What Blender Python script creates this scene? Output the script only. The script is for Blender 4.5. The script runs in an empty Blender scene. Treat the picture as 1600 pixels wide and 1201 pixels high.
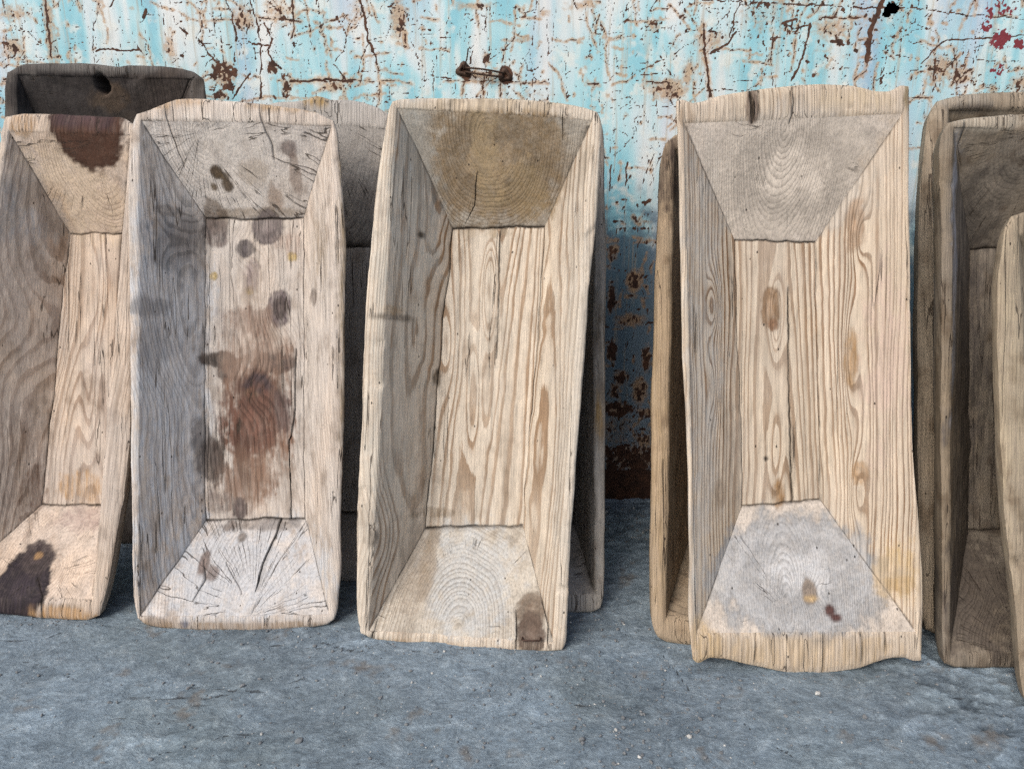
import bpy, math, random
import numpy as np
from mathutils import Matrix, Vector

# ------------------------------------------------------------------ camera, sky, sun, exposure
S = bpy.context.scene
col = S.collection
cd = bpy.data.cameras.new('camera'); cam = bpy.data.objects.new('camera', cd); col.objects.link(cam)
cam.location = (0, 0, 0.95); cam.rotation_euler = (math.radians(73), 0, 0)
cd.sensor_width = 36; cd.lens = 27.0; cd.clip_start = 0.02; cd.clip_end = 500
S.camera = cam
SUN_EL, SUN_AZ = math.radians(40), math.radians(219)     # azimuth: from +Y (north) clockwise; behind and left of the camera
wd = bpy.data.worlds.new('World'); S.world = wd; wd.use_nodes = True
wn = wd.node_tree.nodes; wl = wd.node_tree.links
sky = wn.new('ShaderNodeTexSky'); sky.sky_type = 'NISHITA'; sky.sun_disc = False
sky.sun_elevation = SUN_EL; sky.sun_rotation = SUN_AZ; sky.air_density = 1.0; sky.dust_density = 4.0; sky.ozone_density = 1.0
wn['Background'].inputs['Strength'].default_value = 0.10
wl.new(sky.outputs[0], wn['Background'].inputs['Color'])
sl = bpy.data.lights.new('sun', 'SUN'); sun = bpy.data.objects.new('sun', sl); col.objects.link(sun)
sl.energy = 1.5; sl.angle = math.radians(36); sl.color = (1.0, 0.97, 0.92)
sdir = Vector((math.sin(SUN_AZ) * math.cos(SUN_EL), math.cos(SUN_AZ) * math.cos(SUN_EL), math.sin(SUN_EL)))
sun.rotation_euler = sdir.to_track_quat('Z', 'Y').to_euler(); sun.location = sdir * 10
vs = S.view_settings; vs.view_transform = 'Standard'; vs.look = 'None'; vs.gamma = 1; vs.use_curve_mapping = False
vs.exposure = 0.5
S.cycles.use_denoising = False; S.cycles.diffuse_bounces = 3; S.cycles.max_bounces = 5
WALL_Y = 2.00; WALL_BOTTOM = -0.03

# ------------------------------------------------------------------ measured shapes (metres, in each trough's own frame)
GCRACKS=[[(-0.9368, 1.1789), (-0.8727, 1.1894), (-0.7629, 1.1824), (-0.641, 1.172), (-0.5594, 1.172), (-0.4728, 1.1929), (-0.3512, 1.2036)],
 [(-0.3899, 1.3404), (-0.3254, 1.311), (-0.2772, 1.2554), (-0.2282, 1.2328)],
 [(-0.289, 1.0048), (-0.229, 1.0157), (-0.1658, 1.0103), (-0.1389, 1.0008)], [(-0.9255, 1.3686), (-0.9655, 1.3468), (-1.0397, 1.3404)],
 [(-0.9605, 1.2748), (-0.8693, 1.2459), (-0.8155, 1.2144)], [(0.4562, 1.0408), (0.5312, 1.0699), (0.5696, 1.0581), (0.6533, 1.0758)],
 [(0.1147, 1.1484), (0.1852, 1.1618), (0.2267, 1.132)], [(0.7888, 1.1652), (0.8737, 1.1911), (0.9251, 1.1789)]]
TR={'B2': {'back': 0.03,
        'blobs': [((0.0616, 1.0176), 0.0726, 0.0484, (0.43, 0.4, 0.37), 0.6, 0.6), ((-0.0347, 1.0771), 0.029, 0.0169, (0.36, 0.24, 0.1), 0.7, 0.5),
                  ((0.0591, 0.8627), 0.0605, 0.0726, (0.2, 0.19, 0.19), 0.6, 0.7)],
        'bot': [(-0.2028, 0.0166), (-0.162, 0.0015), (0.0147, 0.0), (0.1621, 0.003), (0.1843, 0.0166)],
        'cracks': [],
        'd': 0.12,
        'fl': {'BL': (-0.1494, 0.1312), 'BR': (0.0695, 0.1312), 'TL': (-0.1331, 0.7708), 'TR': (0.0792, 0.7708)},
        'ir': {'BL': (-0.1755, 0.0453), 'BR': (0.1596, 0.0453), 'TL': (-0.1445, 1.0418), 'TR': (0.1486, 1.0104)},
        'lean': 12,
        'left': [(-0.2028, 0.0166), (-0.197, 0.3098), (-0.1842, 0.7404), (-0.1731, 1.0172), (-0.1578, 1.0649)],
        'loc': (-0.3977, 1.558, 0.0),
        'marks': {},
        'pith': ((0.0065, 1.0445, -0.0), (-0.0198, 0.0639, -0.0273)),
        'right': [(0.1843, 0.0166), (0.1888, 0.3098), (0.1905, 0.7404), (0.1806, 0.9967), (0.1531, 1.0336)],
        'top': [(-0.1578, 1.0649), (-0.1045, 1.0744), (-0.0514, 1.0784), (-0.0387, 1.0852), (-0.0275, 1.0879), (-0.0122, 1.0839), (0.0002, 1.0784),
                (0.042, 1.0771), (0.0726, 1.0717), (0.1046, 1.0608), (0.1531, 1.0336)],
        'warps': [],
        'yaw': 0.0},
 'B3': {'back': 0.03,
        'blobs': [((0.2082, 0.4214), 0.0073, 0.0484, (0.3, 0.2, 0.09), 0.85, 0.2), ((0.2058, 0.6009), 0.006, 0.0484, (0.1, 0.075, 0.05), 0.85, 0.2),
                  ((0.2107, 1.0039), 0.006, 0.0605, (0.15, 0.1, 0.07), 0.8, 0.3)],
        'bot': [(-0.2376, 0.0164), (-0.1991, 0.0027), (0.0206, -0.0027), (0.1442, -0.0014), (0.1923, 0.0), (0.2101, 0.0082)],
        'cracks': [],
        'd': 0.19,
        'fl': {'BL': (-0.1481, 0.1639), 'BR': (0.1694, 0.1593), 'TL': (-0.1492, 0.8179), 'TR': (0.1641, 0.8179)},
        'ir': {'BL': (-0.213, 0.0396), 'BR': (0.1978, 0.0396), 'TL': (-0.1946, 1.0458), 'TR': (0.1969, 1.0514)},
        'lean': 18,
        'left': [(-0.2376, 0.0164), (-0.2413, 0.3525), (-0.2397, 0.7673), (-0.232, 1.0179), (-0.2155, 1.0668)],
        'loc': (-0.0206, 1.4328, -0.0),
        'marks': {},
        'pith': ((-0.0072, 1.0598, -0.0), (-0.0069, 0.0369, -0.0)),
        'right': [(0.2101, 0.0082), (0.217, 0.026), (0.2199, 0.1053), (0.2202, 0.215), (0.2236, 0.5456), (0.223, 0.9064), (0.2205, 1.0458),
                  (0.2095, 1.0766)],
        'top': [(-0.2155, 1.0668), (-0.1183, 1.0794), (0.0206, 1.085), (0.1595, 1.085), (0.2095, 1.0766)],
        'warps': [],
        'yaw': 0.0},
 'B4': {'back': 0.03,
        'blobs': [((-0.1615, 0.9598), 0.0242, 0.0968, (0.09, 0.065, 0.05), 0.7, 0.6),
                  ((-0.198, 0.3922), 0.0169, 0.363, (0.34, 0.25, 0.15), 0.4, 0.7)],
        'bot': [(-0.2017, 0.0125), (-0.1839, 0.0025), (-0.1428, -0.0013), (0.0166, -0.0025), (0.1968, 0.0), (0.2388, 0.0201)],
        'cracks': [],
        'd': 0.22,
        'fl': {'BL': (-0.0857, 0.1864), 'BR': (0.2434, 0.1864), 'TL': (-0.0615, 0.8508), 'TR': (0.2676, 0.8508)},
        'ir': {'BL': (-0.1842, 0.0553), 'BR': (0.2119, 0.0553), 'TL': (-0.1494, 1.0269), 'TR': (0.2371, 1.0269)},
        'lean': 22,
        'left': [(-0.2017, 0.0125), (-0.213, 0.0301), (-0.2152, 0.0579), (-0.214, 0.2106), (-0.2073, 0.4712), (-0.1986, 0.6784), (-0.1872, 0.8834),
                 (-0.1796, 1.0087), (-0.1695, 1.0423)],
        'loc': (0.4977, 1.3235, 0.0),
        'marks': {},
        'pith': ((0.0472, 1.0508, -0.0), (0.0188, 0.0705, -0.0)),
        'right': [(0.2388, 0.0201), (0.2569, 0.3922), (0.2682, 0.794), (0.272, 1.0157), (0.2543, 1.0508)],
        'top': [(-0.1695, 1.0423), (-0.1487, 1.0635), (-0.0885, 1.0719), (0.048, 1.0761), (0.1843, 1.0719), (0.2543, 1.0508)],
        'warps': [],
        'yaw': 0.0},
 'B5': {'back': 0.03,
        'blobs': [((-0.093, 1.115), 0.0605, 0.0194, (0.3, 0.27, 0.23), 0.6, 0.5), ((-0.061, 1.1012), 0.0484, 0.006, (0.08, 0.065, 0.055), 0.8, 0.3)],
        'bot': [(-0.1892, 0.0141), (-0.1596, 0.0), (0.0032, -0.0026), (0.1596, 0.0), (0.2123, 0.0141)],
        'cracks': [],
        'd': 0.2,
        'fl': {'BL': (0.007, 0.187), 'BR': (0.2759, 0.187), 'TL': (0.0407, 0.9356), 'TR': (0.305, 0.9356)},
        'ir': {'BL': (-0.157, 0.0462), 'BR': (0.1811, 0.0462), 'TL': (-0.1125, 1.0957), 'TR': (0.2103, 1.0957)},
        'lean': 20,
        'left': [(-0.1892, 0.0141), (-0.1961, 0.0462), (-0.1978, 0.2679), (-0.191, 0.5088), (-0.1879, 0.6701), (-0.1763, 0.893), (-0.1658, 1.0269),
                 (-0.1559, 1.0902), (-0.1362, 1.1178)],
        'loc': (1.0392, 1.3446, 0.0),
        'marks': {},
        'pith': ((0.0418, 1.1053, -0.0), (0.0053, 0.0591, -0.0)),
        'right': [(0.2123, 0.0141), (0.236, 0.5167), (0.2503, 0.9202), (0.2383, 1.1191)],
        'top': [(-0.1362, 1.1178), (-0.1061, 1.1274), (-0.06, 1.1343), (0.0431, 1.1412), (0.1512, 1.1385), (0.2383, 1.1191)],
        'warps': [],
        'yaw': 0.0},
 'BL': {'back': 0.03,
        'blobs': [((0.0846, 1.1006), 0.0145, 0.0181, (0.008, 0.007, 0.006), 1, 0.1),
                  ((0.0051, 1.0765), 0.1331, 0.0605, (0.035, 0.03, 0.03), 0.8, 0.4),
                  ((0.1966, 1.0763), 0.0847, 0.0605, (0.045, 0.036, 0.034), 0.7, 0.4), ((0.0913, 1.07), 0.0411, 0.0266, (0.13, 0.09, 0.06), 0.5, 0.5),
                  ((0.094, 1.1336), 0.1452, 0.0097, (0.17, 0.16, 0.15), 0.6, 0.5)],
        'bot': [(-0.2567, 0.0171), (-0.2102, 0.0), (-0.0163, -0.0017), (0.2102, 0.0), (0.2473, 0.0205)],
        'cracks': [([(0.3, 1.1254), (0.2933, 1.101), (0.2882, 1.0598)], 1.2, 7)],
        'd': 0.1,
        'fl': {'BL': (-0.1555, 0.2199), 'BR': (0.086, 0.2199), 'TL': (-0.0813, 0.9129), 'TR': (0.1449, 0.9129)},
        'ir': {'BL': (-0.2244, 0.0443), 'BR': (0.22, 0.0443), 'TL': (-0.1015, 1.1172), 'TR': (0.2943, 1.1076)},
        'lean': 6.5,
        'left': [(-0.2567, 0.0171), (-0.2441, 0.1484), (-0.1972, 0.5635), (-0.1556, 0.9329), (-0.1356, 1.087), (-0.1253, 1.1241)],
        'loc': (-1.0187, 1.7385, 0.0),
        'marks': {'hole': (0.0846, 1.1006, -0.0063)},
        'pith': ((0.0859, 1.0765, -0.019), (-0.0101, 0.075, -0.0177)),
        'right': [(0.2473, 0.0205), (0.2597, 0.1484), (0.2897, 0.5635), (0.315, 0.9329), (0.3222, 1.0732), (0.319, 1.109)],
        'top': [(-0.1253, 1.1241), (-0.1084, 1.1323), (-0.0872, 1.1404), (-0.035, 1.1432), (0.0372, 1.1432), (0.0947, 1.1404), (0.1288, 1.135),
                (0.1524, 1.1404), (0.2101, 1.1391), (0.2702, 1.1323), (0.2999, 1.1241), (0.319, 1.109)],
        'warps': [((0.0846, 1.1006), 0.0194, 0.0242, 0.014)],
        'yaw': 0.0},
 'T1': {'back': 0.02,
        'blobs': [((0.0124, 0.9111), 0.1089, 0.0847, (0.6, 0.48, 0.35), 0.5, 0.7),
                  ((0.0937, 1.051), 0.0823, 0.1041, (0.085, 0.042, 0.028), 0.99, 0.08),
                  ((0.0938, 1.0484), 0.0678, 0.0266, (0.05, 0.035, 0.05), 0.5, 0.4), ((-0.0432, 1.0343), 0.029, 0.0218, (0.38, 0.23, 0.11), 0.5, 0.3),
                  ((-0.0619, 0.0558), 0.0629, 0.075, (0.03, 0.022, 0.028), 0.99, 0.1),
                  ((-0.0494, 0.1128), 0.0411, 0.029, (0.06, 0.045, 0.045), 0.95, 0.3),
                  ((-0.0487, 0.1177), 0.0097, 0.0073, (0.38, 0.23, 0.11), 0.8, 0.3),
                  ((0.0476, 0.0099), 0.0726, 0.0169, (0.38, 0.23, 0.11), 0.75, 0.5),
                  ((-0.0358, 0.8844), 0.0315, 0.0484, (0.38, 0.23, 0.11), 0.45, 0.6),
                  ((0.0093, 0.2608), 0.0605, 0.0315, (0.38, 0.23, 0.11), 0.45, 0.6), ((-0.0674, 0.8771), 0.0484, 0.0726, (0.3, 0.31, 0.33), 0.4, 0.6),
                  ((-0.1192, 0.3196), 0.0363, 0.1089, (0.13, 0.075, 0.05), 0.2, 0.7), ((0.0217, 0.1921), 0.0726, 0.0242, (0.3, 0.22, 0.2), 0.5, 0.6),
                  ((-0.0978, 0.235), 0.0169, 0.0726, (0.13, 0.075, 0.05), 0.5, 0.7)],
        'bot': [(-0.2741, 0.0078), (-0.1832, 0.004), (-0.096, 0.0028), (-0.047, 0.0011), (0.0419, -0.0014), (0.096, -0.0), (0.123, 0.0109)],
        'cracks': [([(-0.0304, 0.0745), (-0.0038, 0.0416), (-0.001, 0.0047)], 2.2, 10)],
        'd': 0.12,
        'fl': {'BL': (-0.0886, 0.2162), 'BR': (0.0702, 0.2222), 'TL': (-0.022, 0.8306), 'TR': (0.1011, 0.8317)},
        'ir': {'BL': (-0.2343, 0.0348), 'BR': (0.1073, 0.0456), 'TL': (-0.0756, 1.0199), 'TR': (0.1892, 1.0117)},
        'lean': 15,
        'left': [(-0.2741, 0.0078), (-0.2796, 0.077), (-0.2105, 0.4369), (-0.1517, 0.7352), (-0.1026, 0.9751), (-0.0897, 1.0384), (-0.0854, 1.0516)],
        'loc': (-0.9954, 1.4128, -0.0),
        'marks': {},
        'pith': ((0.1131, 1.0091, -0.0046), (-0.0129, 0.0753, -0.0243)),
        'right': [(0.123, 0.0109), (0.1439, 0.0895), (0.1605, 0.1919), (0.1769, 0.2868), (0.189, 0.3945), (0.1936, 0.634), (0.1967, 0.8708),
                  (0.2001, 1.0324)],
        'top': [(-0.0854, 1.0516), (-0.0516, 1.0567), (0.0325, 1.0564), (0.1021, 1.0535), (0.1711, 1.0507), (0.2001, 1.0324)],
        'warps': [((-0.082, 0.6324), 0.0605, 0.1089, 0.012), ((0.0241, 0.4642), 0.0194, 0.1452, 0.01), ((0.0385, 0.7086), 0.0169, 0.1089, 0.008)],
        'yaw': -0.0849},
 'T2': {'back': 0.02,
        'blobs': [((-0.1443, 0.5596), 0.0629, 0.3872, (0.52, 0.53, 0.55), 0.62, 0.8),
                  ((-0.1264, 0.8043), 0.0363, 0.0726, (0.17, 0.16, 0.16), 0.6, 0.7), ((-0.1079, 0.8212), 0.0315, 0.0484, (0.2, 0.17, 0.15), 0.5, 0.5),
                  ((-0.1408, 0.868), 0.0194, 0.0121, (0.2, 0.17, 0.15), 0.6, 0.4), ((-0.172, 0.6652), 0.0315, 0.0218, (0.16, 0.15, 0.15), 0.6, 0.6),
                  ((-0.165, 0.5863), 0.0242, 0.0484, (0.2, 0.19, 0.19), 0.4, 0.6),
                  ((-0.0106, 0.1071), 0.1815, 0.0871, (0.45, 0.465, 0.49), 0.75, 0.7),
                  ((-0.0071, 0.9735), 0.1452, 0.0968, (0.66, 0.6, 0.54), 0.6, 0.8),
                  ((-0.0422, 0.9532), 0.0133, 0.0133, (0.09, 0.06, 0.035), 0.95, 0.12),
                  ((-0.0268, 0.93), 0.0121, 0.0145, (0.09, 0.06, 0.035), 0.95, 0.12),
                  ((-0.0551, 0.9252), 0.0073, 0.0073, (0.1, 0.07, 0.04), 0.9, 0.12), ((-0.0318, 0.9462), 0.0169, 0.0073, (0.1, 0.07, 0.04), 0.8, 0.2),
                  ((0.1176, 0.9957), 0.0194, 0.0169, (0.14, 0.1, 0.09), 0.75, 0.4), ((0.1255, 0.9524), 0.0121, 0.0363, (0.2, 0.14, 0.11), 0.6, 0.5),
                  ((0.0714, 0.9034), 0.0145, 0.0315, (0.2, 0.12, 0.07), 0.55, 0.5), ((0.0344, 0.9505), 0.0266, 0.0266, (0.3, 0.24, 0.18), 0.5, 0.5),
                  ((0.0242, 0.8766), 0.0968, 0.0097, (0.2, 0.15, 0.1), 0.6, 0.5), ((-0.0688, 0.8698), 0.0242, 0.0315, (0.14, 0.1, 0.07), 0.7, 0.4),
                  ((-0.0695, 0.8322), 0.0266, 0.0315, (0.14, 0.11, 0.1), 0.75, 0.3),
                  ((0.0466, 0.846), 0.0363, 0.0363, (0.17, 0.14, 0.135), 0.85, 0.14),
                  ((-0.0058, 0.8015), 0.0206, 0.0206, (0.1, 0.085, 0.085), 0.9, 0.1),
                  ((0.0988, 0.7818), 0.0109, 0.0109, (0.45, 0.33, 0.13), 0.9, 0.15),
                  ((-0.0737, 0.7416), 0.0097, 0.0097, (0.42, 0.32, 0.16), 0.9, 0.15), ((0.0041, 0.7107), 0.0097, 0.0109, (0.4, 0.29, 0.14), 0.7, 0.3),
                  ((0.0059, 0.7415), 0.0169, 0.0363, (0.2, 0.15, 0.15), 0.6, 0.5), ((0.0707, 0.6686), 0.0266, 0.0411, (0.14, 0.11, 0.115), 0.8, 0.2),
                  ((0.0707, 0.6686), 0.0145, 0.0266, (0.085, 0.065, 0.06), 0.9, 0.2), ((0.0908, 0.8111), 0.029, 0.0242, (0.28, 0.2, 0.16), 0.4, 0.6),
                  ((0.0115, 0.6434), 0.0484, 0.0315, (0.2, 0.13, 0.1), 0.6, 0.5), ((-0.06, 0.5565), 0.0411, 0.0194, (0.065, 0.052, 0.045), 0.95, 0.3),
                  ((-0.0463, 0.5311), 0.0242, 0.0242, (0.09, 0.07, 0.06), 0.85, 0.3),
                  ((0.0523, 0.5505), 0.046, 0.0242, (0.07, 0.053, 0.05), 0.93, 0.3),
                  ((-0.0529, 0.5593), 0.0145, 0.0109, (0.16, 0.13, 0.11), 0.8, 0.2),
                  ((0.0128, 0.4462), 0.075, 0.1573, (0.19, 0.11, 0.075), 0.75, 0.5),
                  ((-0.0221, 0.276), 0.0605, 0.0726, (0.24, 0.155, 0.11), 0.6, 0.6), ((0.0036, 0.5873), 0.0847, 0.0726, (0.26, 0.19, 0.15), 0.5, 0.6),
                  ((0.0162, 0.4858), 0.0508, 0.0508, (0.12, 0.068, 0.05), 0.9, 0.3),
                  ((0.0165, 0.5027), 0.029, 0.0218, (0.055, 0.04, 0.045), 0.85, 0.5),
                  ((0.0049, 0.4816), 0.0133, 0.0145, (0.22, 0.14, 0.08), 0.8, 0.2), ((0.0719, 0.446), 0.0218, 0.0436, (0.1, 0.07, 0.065), 0.8, 0.5),
                  ((0.0039, 0.4108), 0.0557, 0.0847, (0.13, 0.066, 0.048), 0.88, 0.4),
                  ((0.0136, 0.3043), 0.0605, 0.0605, (0.22, 0.14, 0.1), 0.6, 0.6),
                  ((-0.0776, 0.3332), 0.0266, 0.0557, (0.09, 0.068, 0.058), 0.9, 0.4), ((-0.1, 0.362), 0.0145, 0.0726, (0.12, 0.1, 0.09), 0.7, 0.5),
                  ((-0.0243, 0.2261), 0.0169, 0.0242, (0.11, 0.085, 0.08), 0.9, 0.12),
                  ((-0.065, 0.2406), 0.0315, 0.0242, (0.2, 0.16, 0.14), 0.6, 0.4), ((-0.0359, 0.2974), 0.0363, 0.0363, (0.2, 0.14, 0.11), 0.5, 0.5),
                  ((0.0213, 0.1918), 0.0847, 0.0121, (0.16, 0.13, 0.11), 0.65, 0.5), ((-0.0126, 0.1694), 0.0097, 0.0097, (0.15, 0.12, 0.1), 0.8, 0.3),
                  ((-0.0842, 0.1194), 0.0121, 0.0242, (0.14, 0.09, 0.07), 0.8, 0.3),
                  ((-0.0637, 0.1018), 0.0145, 0.0169, (0.14, 0.09, 0.07), 0.7, 0.3),
                  ((-0.102, 0.0101), 0.0109, 0.0073, (0.05, 0.16, 0.33), 0.95, 0.2), ((0.0065, 0.0067), 0.1936, 0.0109, (0.26, 0.19, 0.13), 0.6, 0.5),
                  ((-0.1654, 0.0092), 0.0484, 0.0145, (0.24, 0.17, 0.11), 0.6, 0.5), ((0.1766, 0.7741), 0.0218, 0.0726, (0.3, 0.24, 0.18), 0.5, 0.6),
                  ((0.1557, 0.6889), 0.0121, 0.0194, (0.16, 0.13, 0.11), 0.7, 0.3), ((0.2319, 0.6373), 0.0097, 0.363, (0.25, 0.19, 0.12), 0.5, 0.6),
                  ((-0.1166, 1.078), 0.0726, 0.0145, (0.4, 0.27, 0.16), 0.6, 0.5), ((0.1134, 1.0705), 0.0726, 0.0121, (0.4, 0.28, 0.17), 0.6, 0.5)],
        'bot': [(-0.1995, 0.0215), (-0.1852, 0.0093), (-0.1523, 0.0024), (-0.0731, -0.0035), (0.0195, -0.0055), (0.0991, -0.002), (0.1655, 0.0016),
                (0.192, 0.0054), (0.2068, 0.0161)],
        'cracks': [([(0.106, 0.58), (0.1015, 0.4459), (0.0937, 0.3892), (0.0807, 0.3609), (0.0767, 0.2755), (0.0688, 0.2114), (0.0582, 0.1669),
                     (0.0419, 0.1187), (0.036, 0.0669)],
                    4.0, 14),
                   ([(-0.1218, 1.078), (-0.1179, 1.04), (-0.1109, 0.9853), (-0.1053, 0.9605)], 1.2, 7),
                   ([(0.0682, 1.0782), (0.0729, 1.0461), (0.0856, 1.0014), (0.0849, 0.979)], 1.2, 7),
                   ([(-0.0981, 0.2022), (-0.0955, 0.2764), (-0.0884, 0.4466), (-0.0833, 0.6717), (-0.0828, 0.7835)], 0.8, 5),
                   ([(-0.0376, 0.1191), (-0.0123, 0.0898), (0.0086, 0.0666)], 1.6, 6),
                   ([(-0.0919, 0.0505), (-0.0719, 0.0901), (-0.0858, 0.1252)], 1.5, 6)],
        'd': 0.115,
        'fl': {'BL': (-0.0981, 0.2022), 'BR': (0.1197, 0.204), 'TL': (-0.0884, 0.8656), 'TR': (0.125, 0.8654)},
        'ir': {'BL': (-0.1941, 0.0268), 'BR': (0.1976, 0.0269), 'TL': (-0.1728, 1.0434), 'TR': (0.2141, 1.0333)},
        'lean': 15,
        'left': [(-0.1995, 0.0215), (-0.2067, 0.0564), (-0.2069, 0.2432), (-0.2042, 0.5074), (-0.2029, 0.7686), (-0.1976, 0.9624), (-0.1935, 1.037),
                 (-0.1841, 1.0575)],
        'loc': (-0.5779, 1.3775, 0.0),
        'marks': {},
        'pith': ((-0.0626, 1.015, -0.0175), (0.0305, 0.052, -0.0175)),
        'right': [(0.2068, 0.0161), (0.2149, 0.0335), (0.221, 0.1073), (0.2291, 0.3739), (0.2345, 0.506), (0.2377, 0.816), (0.2313, 0.9495),
                  (0.2269, 1.0204), (0.2181, 1.0448)],
        'top': [(-0.1841, 1.0575), (-0.1556, 1.0652), (-0.1166, 1.0806), (-0.0997, 1.0857), (-0.07, 1.087), (-0.0029, 1.0832), (0.0733, 1.0756),
                (0.1393, 1.0692), (0.1845, 1.0615), (0.2181, 1.0448)],
        'warps': [((-0.0058, 0.8015), 0.0315, 0.0315, 0.01), ((0.0707, 0.6686), 0.0363, 0.0532, 0.012), ((0.0162, 0.4858), 0.0411, 0.0484, 0.012),
                  ((-0.1594, 0.4523), 0.0484, 0.0847, 0.01), ((0.0466, 0.846), 0.0411, 0.0411, 0.008), ((-0.1175, 0.8128), 0.0363, 0.0411, 0.01)],
        'yaw': 0.0112},
 'T3': {'back': 0.03,
        'blobs': [((0.0311, 0.9727), 0.1694, 0.1089, (0.25, 0.175, 0.1), 0.8, 0.35), ((0.0947, 0.9223), 0.0484, 0.0484, (0.36, 0.27, 0.15), 0.4, 0.6),
                  ((0.0144, 0.9782), 0.0266, 0.0968, (0.42, 0.32, 0.19), 0.45, 0.7),
                  ((-0.1267, 0.9131), 0.0363, 0.1815, (0.36, 0.37, 0.36), 0.5, 0.8),
                  ((-0.1461, 0.5697), 0.0484, 0.363, (0.47, 0.44, 0.385), 0.5, 0.8), ((0.2, 0.5807), 0.0266, 0.4598, (0.5, 0.455, 0.395), 0.5, 0.8),
                  ((-0.1605, 0.6531), 0.0363, 0.0073, (0.17, 0.14, 0.11), 0.7, 0.4), ((-0.1588, 0.6674), 0.0145, 0.0097, (0.3, 0.2, 0.1), 0.5, 0.5),
                  ((-0.1181, 0.8285), 0.006, 0.0073, (0.05, 0.04, 0.03), 0.95, 0.15),
                  ((-0.1848, 0.2057), 0.0121, 0.0194, (0.12, 0.1, 0.08), 0.7, 0.4), ((0.0076, 0.1171), 0.0968, 0.0968, (0.46, 0.475, 0.48), 0.6, 0.6),
                  ((-0.1082, 0.1106), 0.0363, 0.0847, (0.27, 0.22, 0.17), 0.5, 0.6),
                  ((-0.0884, 0.1342), 0.0169, 0.0726, (0.25, 0.19, 0.13), 0.5, 0.5),
                  ((0.1416, 0.0656), 0.0339, 0.0315, (0.15, 0.11, 0.08), 0.85, 0.3),
                  ((0.1442, 0.0299), 0.029, 0.0363, (0.12, 0.085, 0.065), 0.92, 0.15),
                  ((-0.0204, -0.0077), 0.1815, 0.0109, (0.4, 0.28, 0.17), 0.55, 0.5),
                  ((-0.0891, 0.5296), 0.0085, 0.0194, (0.13, 0.1, 0.07), 0.85, 0.25),
                  ((0.0371, 1.0695), 0.1694, 0.0121, (0.52, 0.44, 0.34), 0.6, 0.4), ((-0.0127, 0.8506), 0.0726, 0.0121, (0.4, 0.33, 0.25), 0.5, 0.5),
                  ((-0.0868, 0.2334), 0.0484, 0.0097, (0.2, 0.15, 0.1), 0.5, 0.5)],
        'bot': [(-0.2025, 0.0074), (-0.1687, -0.0032), (-0.0729, -0.0091), (0.0215, -0.0122), (0.1143, -0.005), (0.1753, 0.001), (0.2056, 0.0046)],
        'cracks': [([(-0.0034, 0.9586), (-0.0146, 0.8995), (-0.0283, 0.8759), (-0.0411, 0.8613)], 1.8, 10),
                   ([(-0.1722, 0.0368), (-0.1725, 0.0156), (-0.1754, -0.0038)], 1.2, 6),
                   ([(0.1706, 1.0711), (0.1728, 1.043), (0.1738, 1.0203)], 1.4, 7), ([(0.1105, 0.064), (0.1149, 0.0284), (0.1168, -0.0048)], 2.0, 10),
                   ([(0.039, 0.8485), (0.0409, 0.7002), (0.0392, 0.5757)], 0.7, 4),
                   ([(0.1698, 0.0807), (0.1746, 0.0469), (0.1804, 0.0014)], 1.8, 10)],
        'd': 0.15,
        'fl': {'BL': (-0.1073, 0.1982), 'BR': (0.1067, 0.2148), 'TL': (-0.0663, 0.8541), 'TR': (0.134, 0.8592)},
        'ir': {'BL': (-0.1839, 0.0154), 'BR': (0.1899, 0.0201), 'TL': (-0.156, 1.0645), 'TR': (0.2294, 1.0391)},
        'lean': 15,
        'left': [(-0.2025, 0.0074), (-0.2116, 0.0463), (-0.2149, 0.1251), (-0.2169, 0.2038), (-0.2168, 0.3083), (-0.2121, 0.4385), (-0.2113, 0.5676),
                 (-0.2041, 0.7522), (-0.1947, 0.8972), (-0.1829, 0.9969), (-0.1742, 1.0634), (-0.1655, 1.0796)],
        'loc': (-0.1081, 1.3207, 0.0),
        'marks': {'patch': (0.1437, 0.035, -0.0133)},
        'pith': ((0.0185, 1.0256, -0.0228), (-0.0072, 0.0258, -0.0076)),
        'right': [(0.2056, 0.0046), (0.2152, 0.0182), (0.2157, 0.077), (0.218, 0.2297), (0.2228, 0.3813), (0.232, 0.5817), (0.2347, 0.7156),
                  (0.2454, 0.8658), (0.248, 1.0001), (0.2477, 1.0426), (0.2398, 1.0584)],
        'top': [(-0.1655, 1.0796), (-0.1474, 1.0845), (-0.0599, 1.0851), (0.0405, 1.083), (0.0995, 1.0789), (0.1519, 1.0736), (0.2052, 1.0672),
                (0.2398, 1.0584)],
        'warps': [((0.0191, 0.7272), 0.0157, 0.1149, 0.014), ((-0.0088, 0.4905), 0.0169, 0.121, 0.008), ((-0.1825, 0.2189), 0.0363, 0.0847, 0.012),
                  ((-0.0687, 0.6002), 0.0145, 0.0968, 0.008)],
        'yaw': -0.1227},
 'T4': {'back': 0.05,
        'blobs': [((-0.0243, 0.9486), 0.1815, 0.121, (0.48, 0.425, 0.365), 0.82, 0.22),
                  ((-0.0024, 0.175), 0.1815, 0.1149, (0.4, 0.405, 0.415), 0.85, 0.2),
                  ((0.1499, 0.6444), 0.0411, 0.4114, (0.47, 0.385, 0.3), 0.55, 0.7),
                  ((0.1514, 0.5837), 0.0315, 0.1452, (0.48, 0.35, 0.31), 0.35, 0.8), ((-0.1972, 0.5229), 0.0387, 0.4356, (0.47, 0.44, 0.4), 0.5, 0.8),
                  ((-0.0498, 0.6965), 0.0181, 0.0436, (0.27, 0.17, 0.1), 0.85, 0.2),
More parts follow.
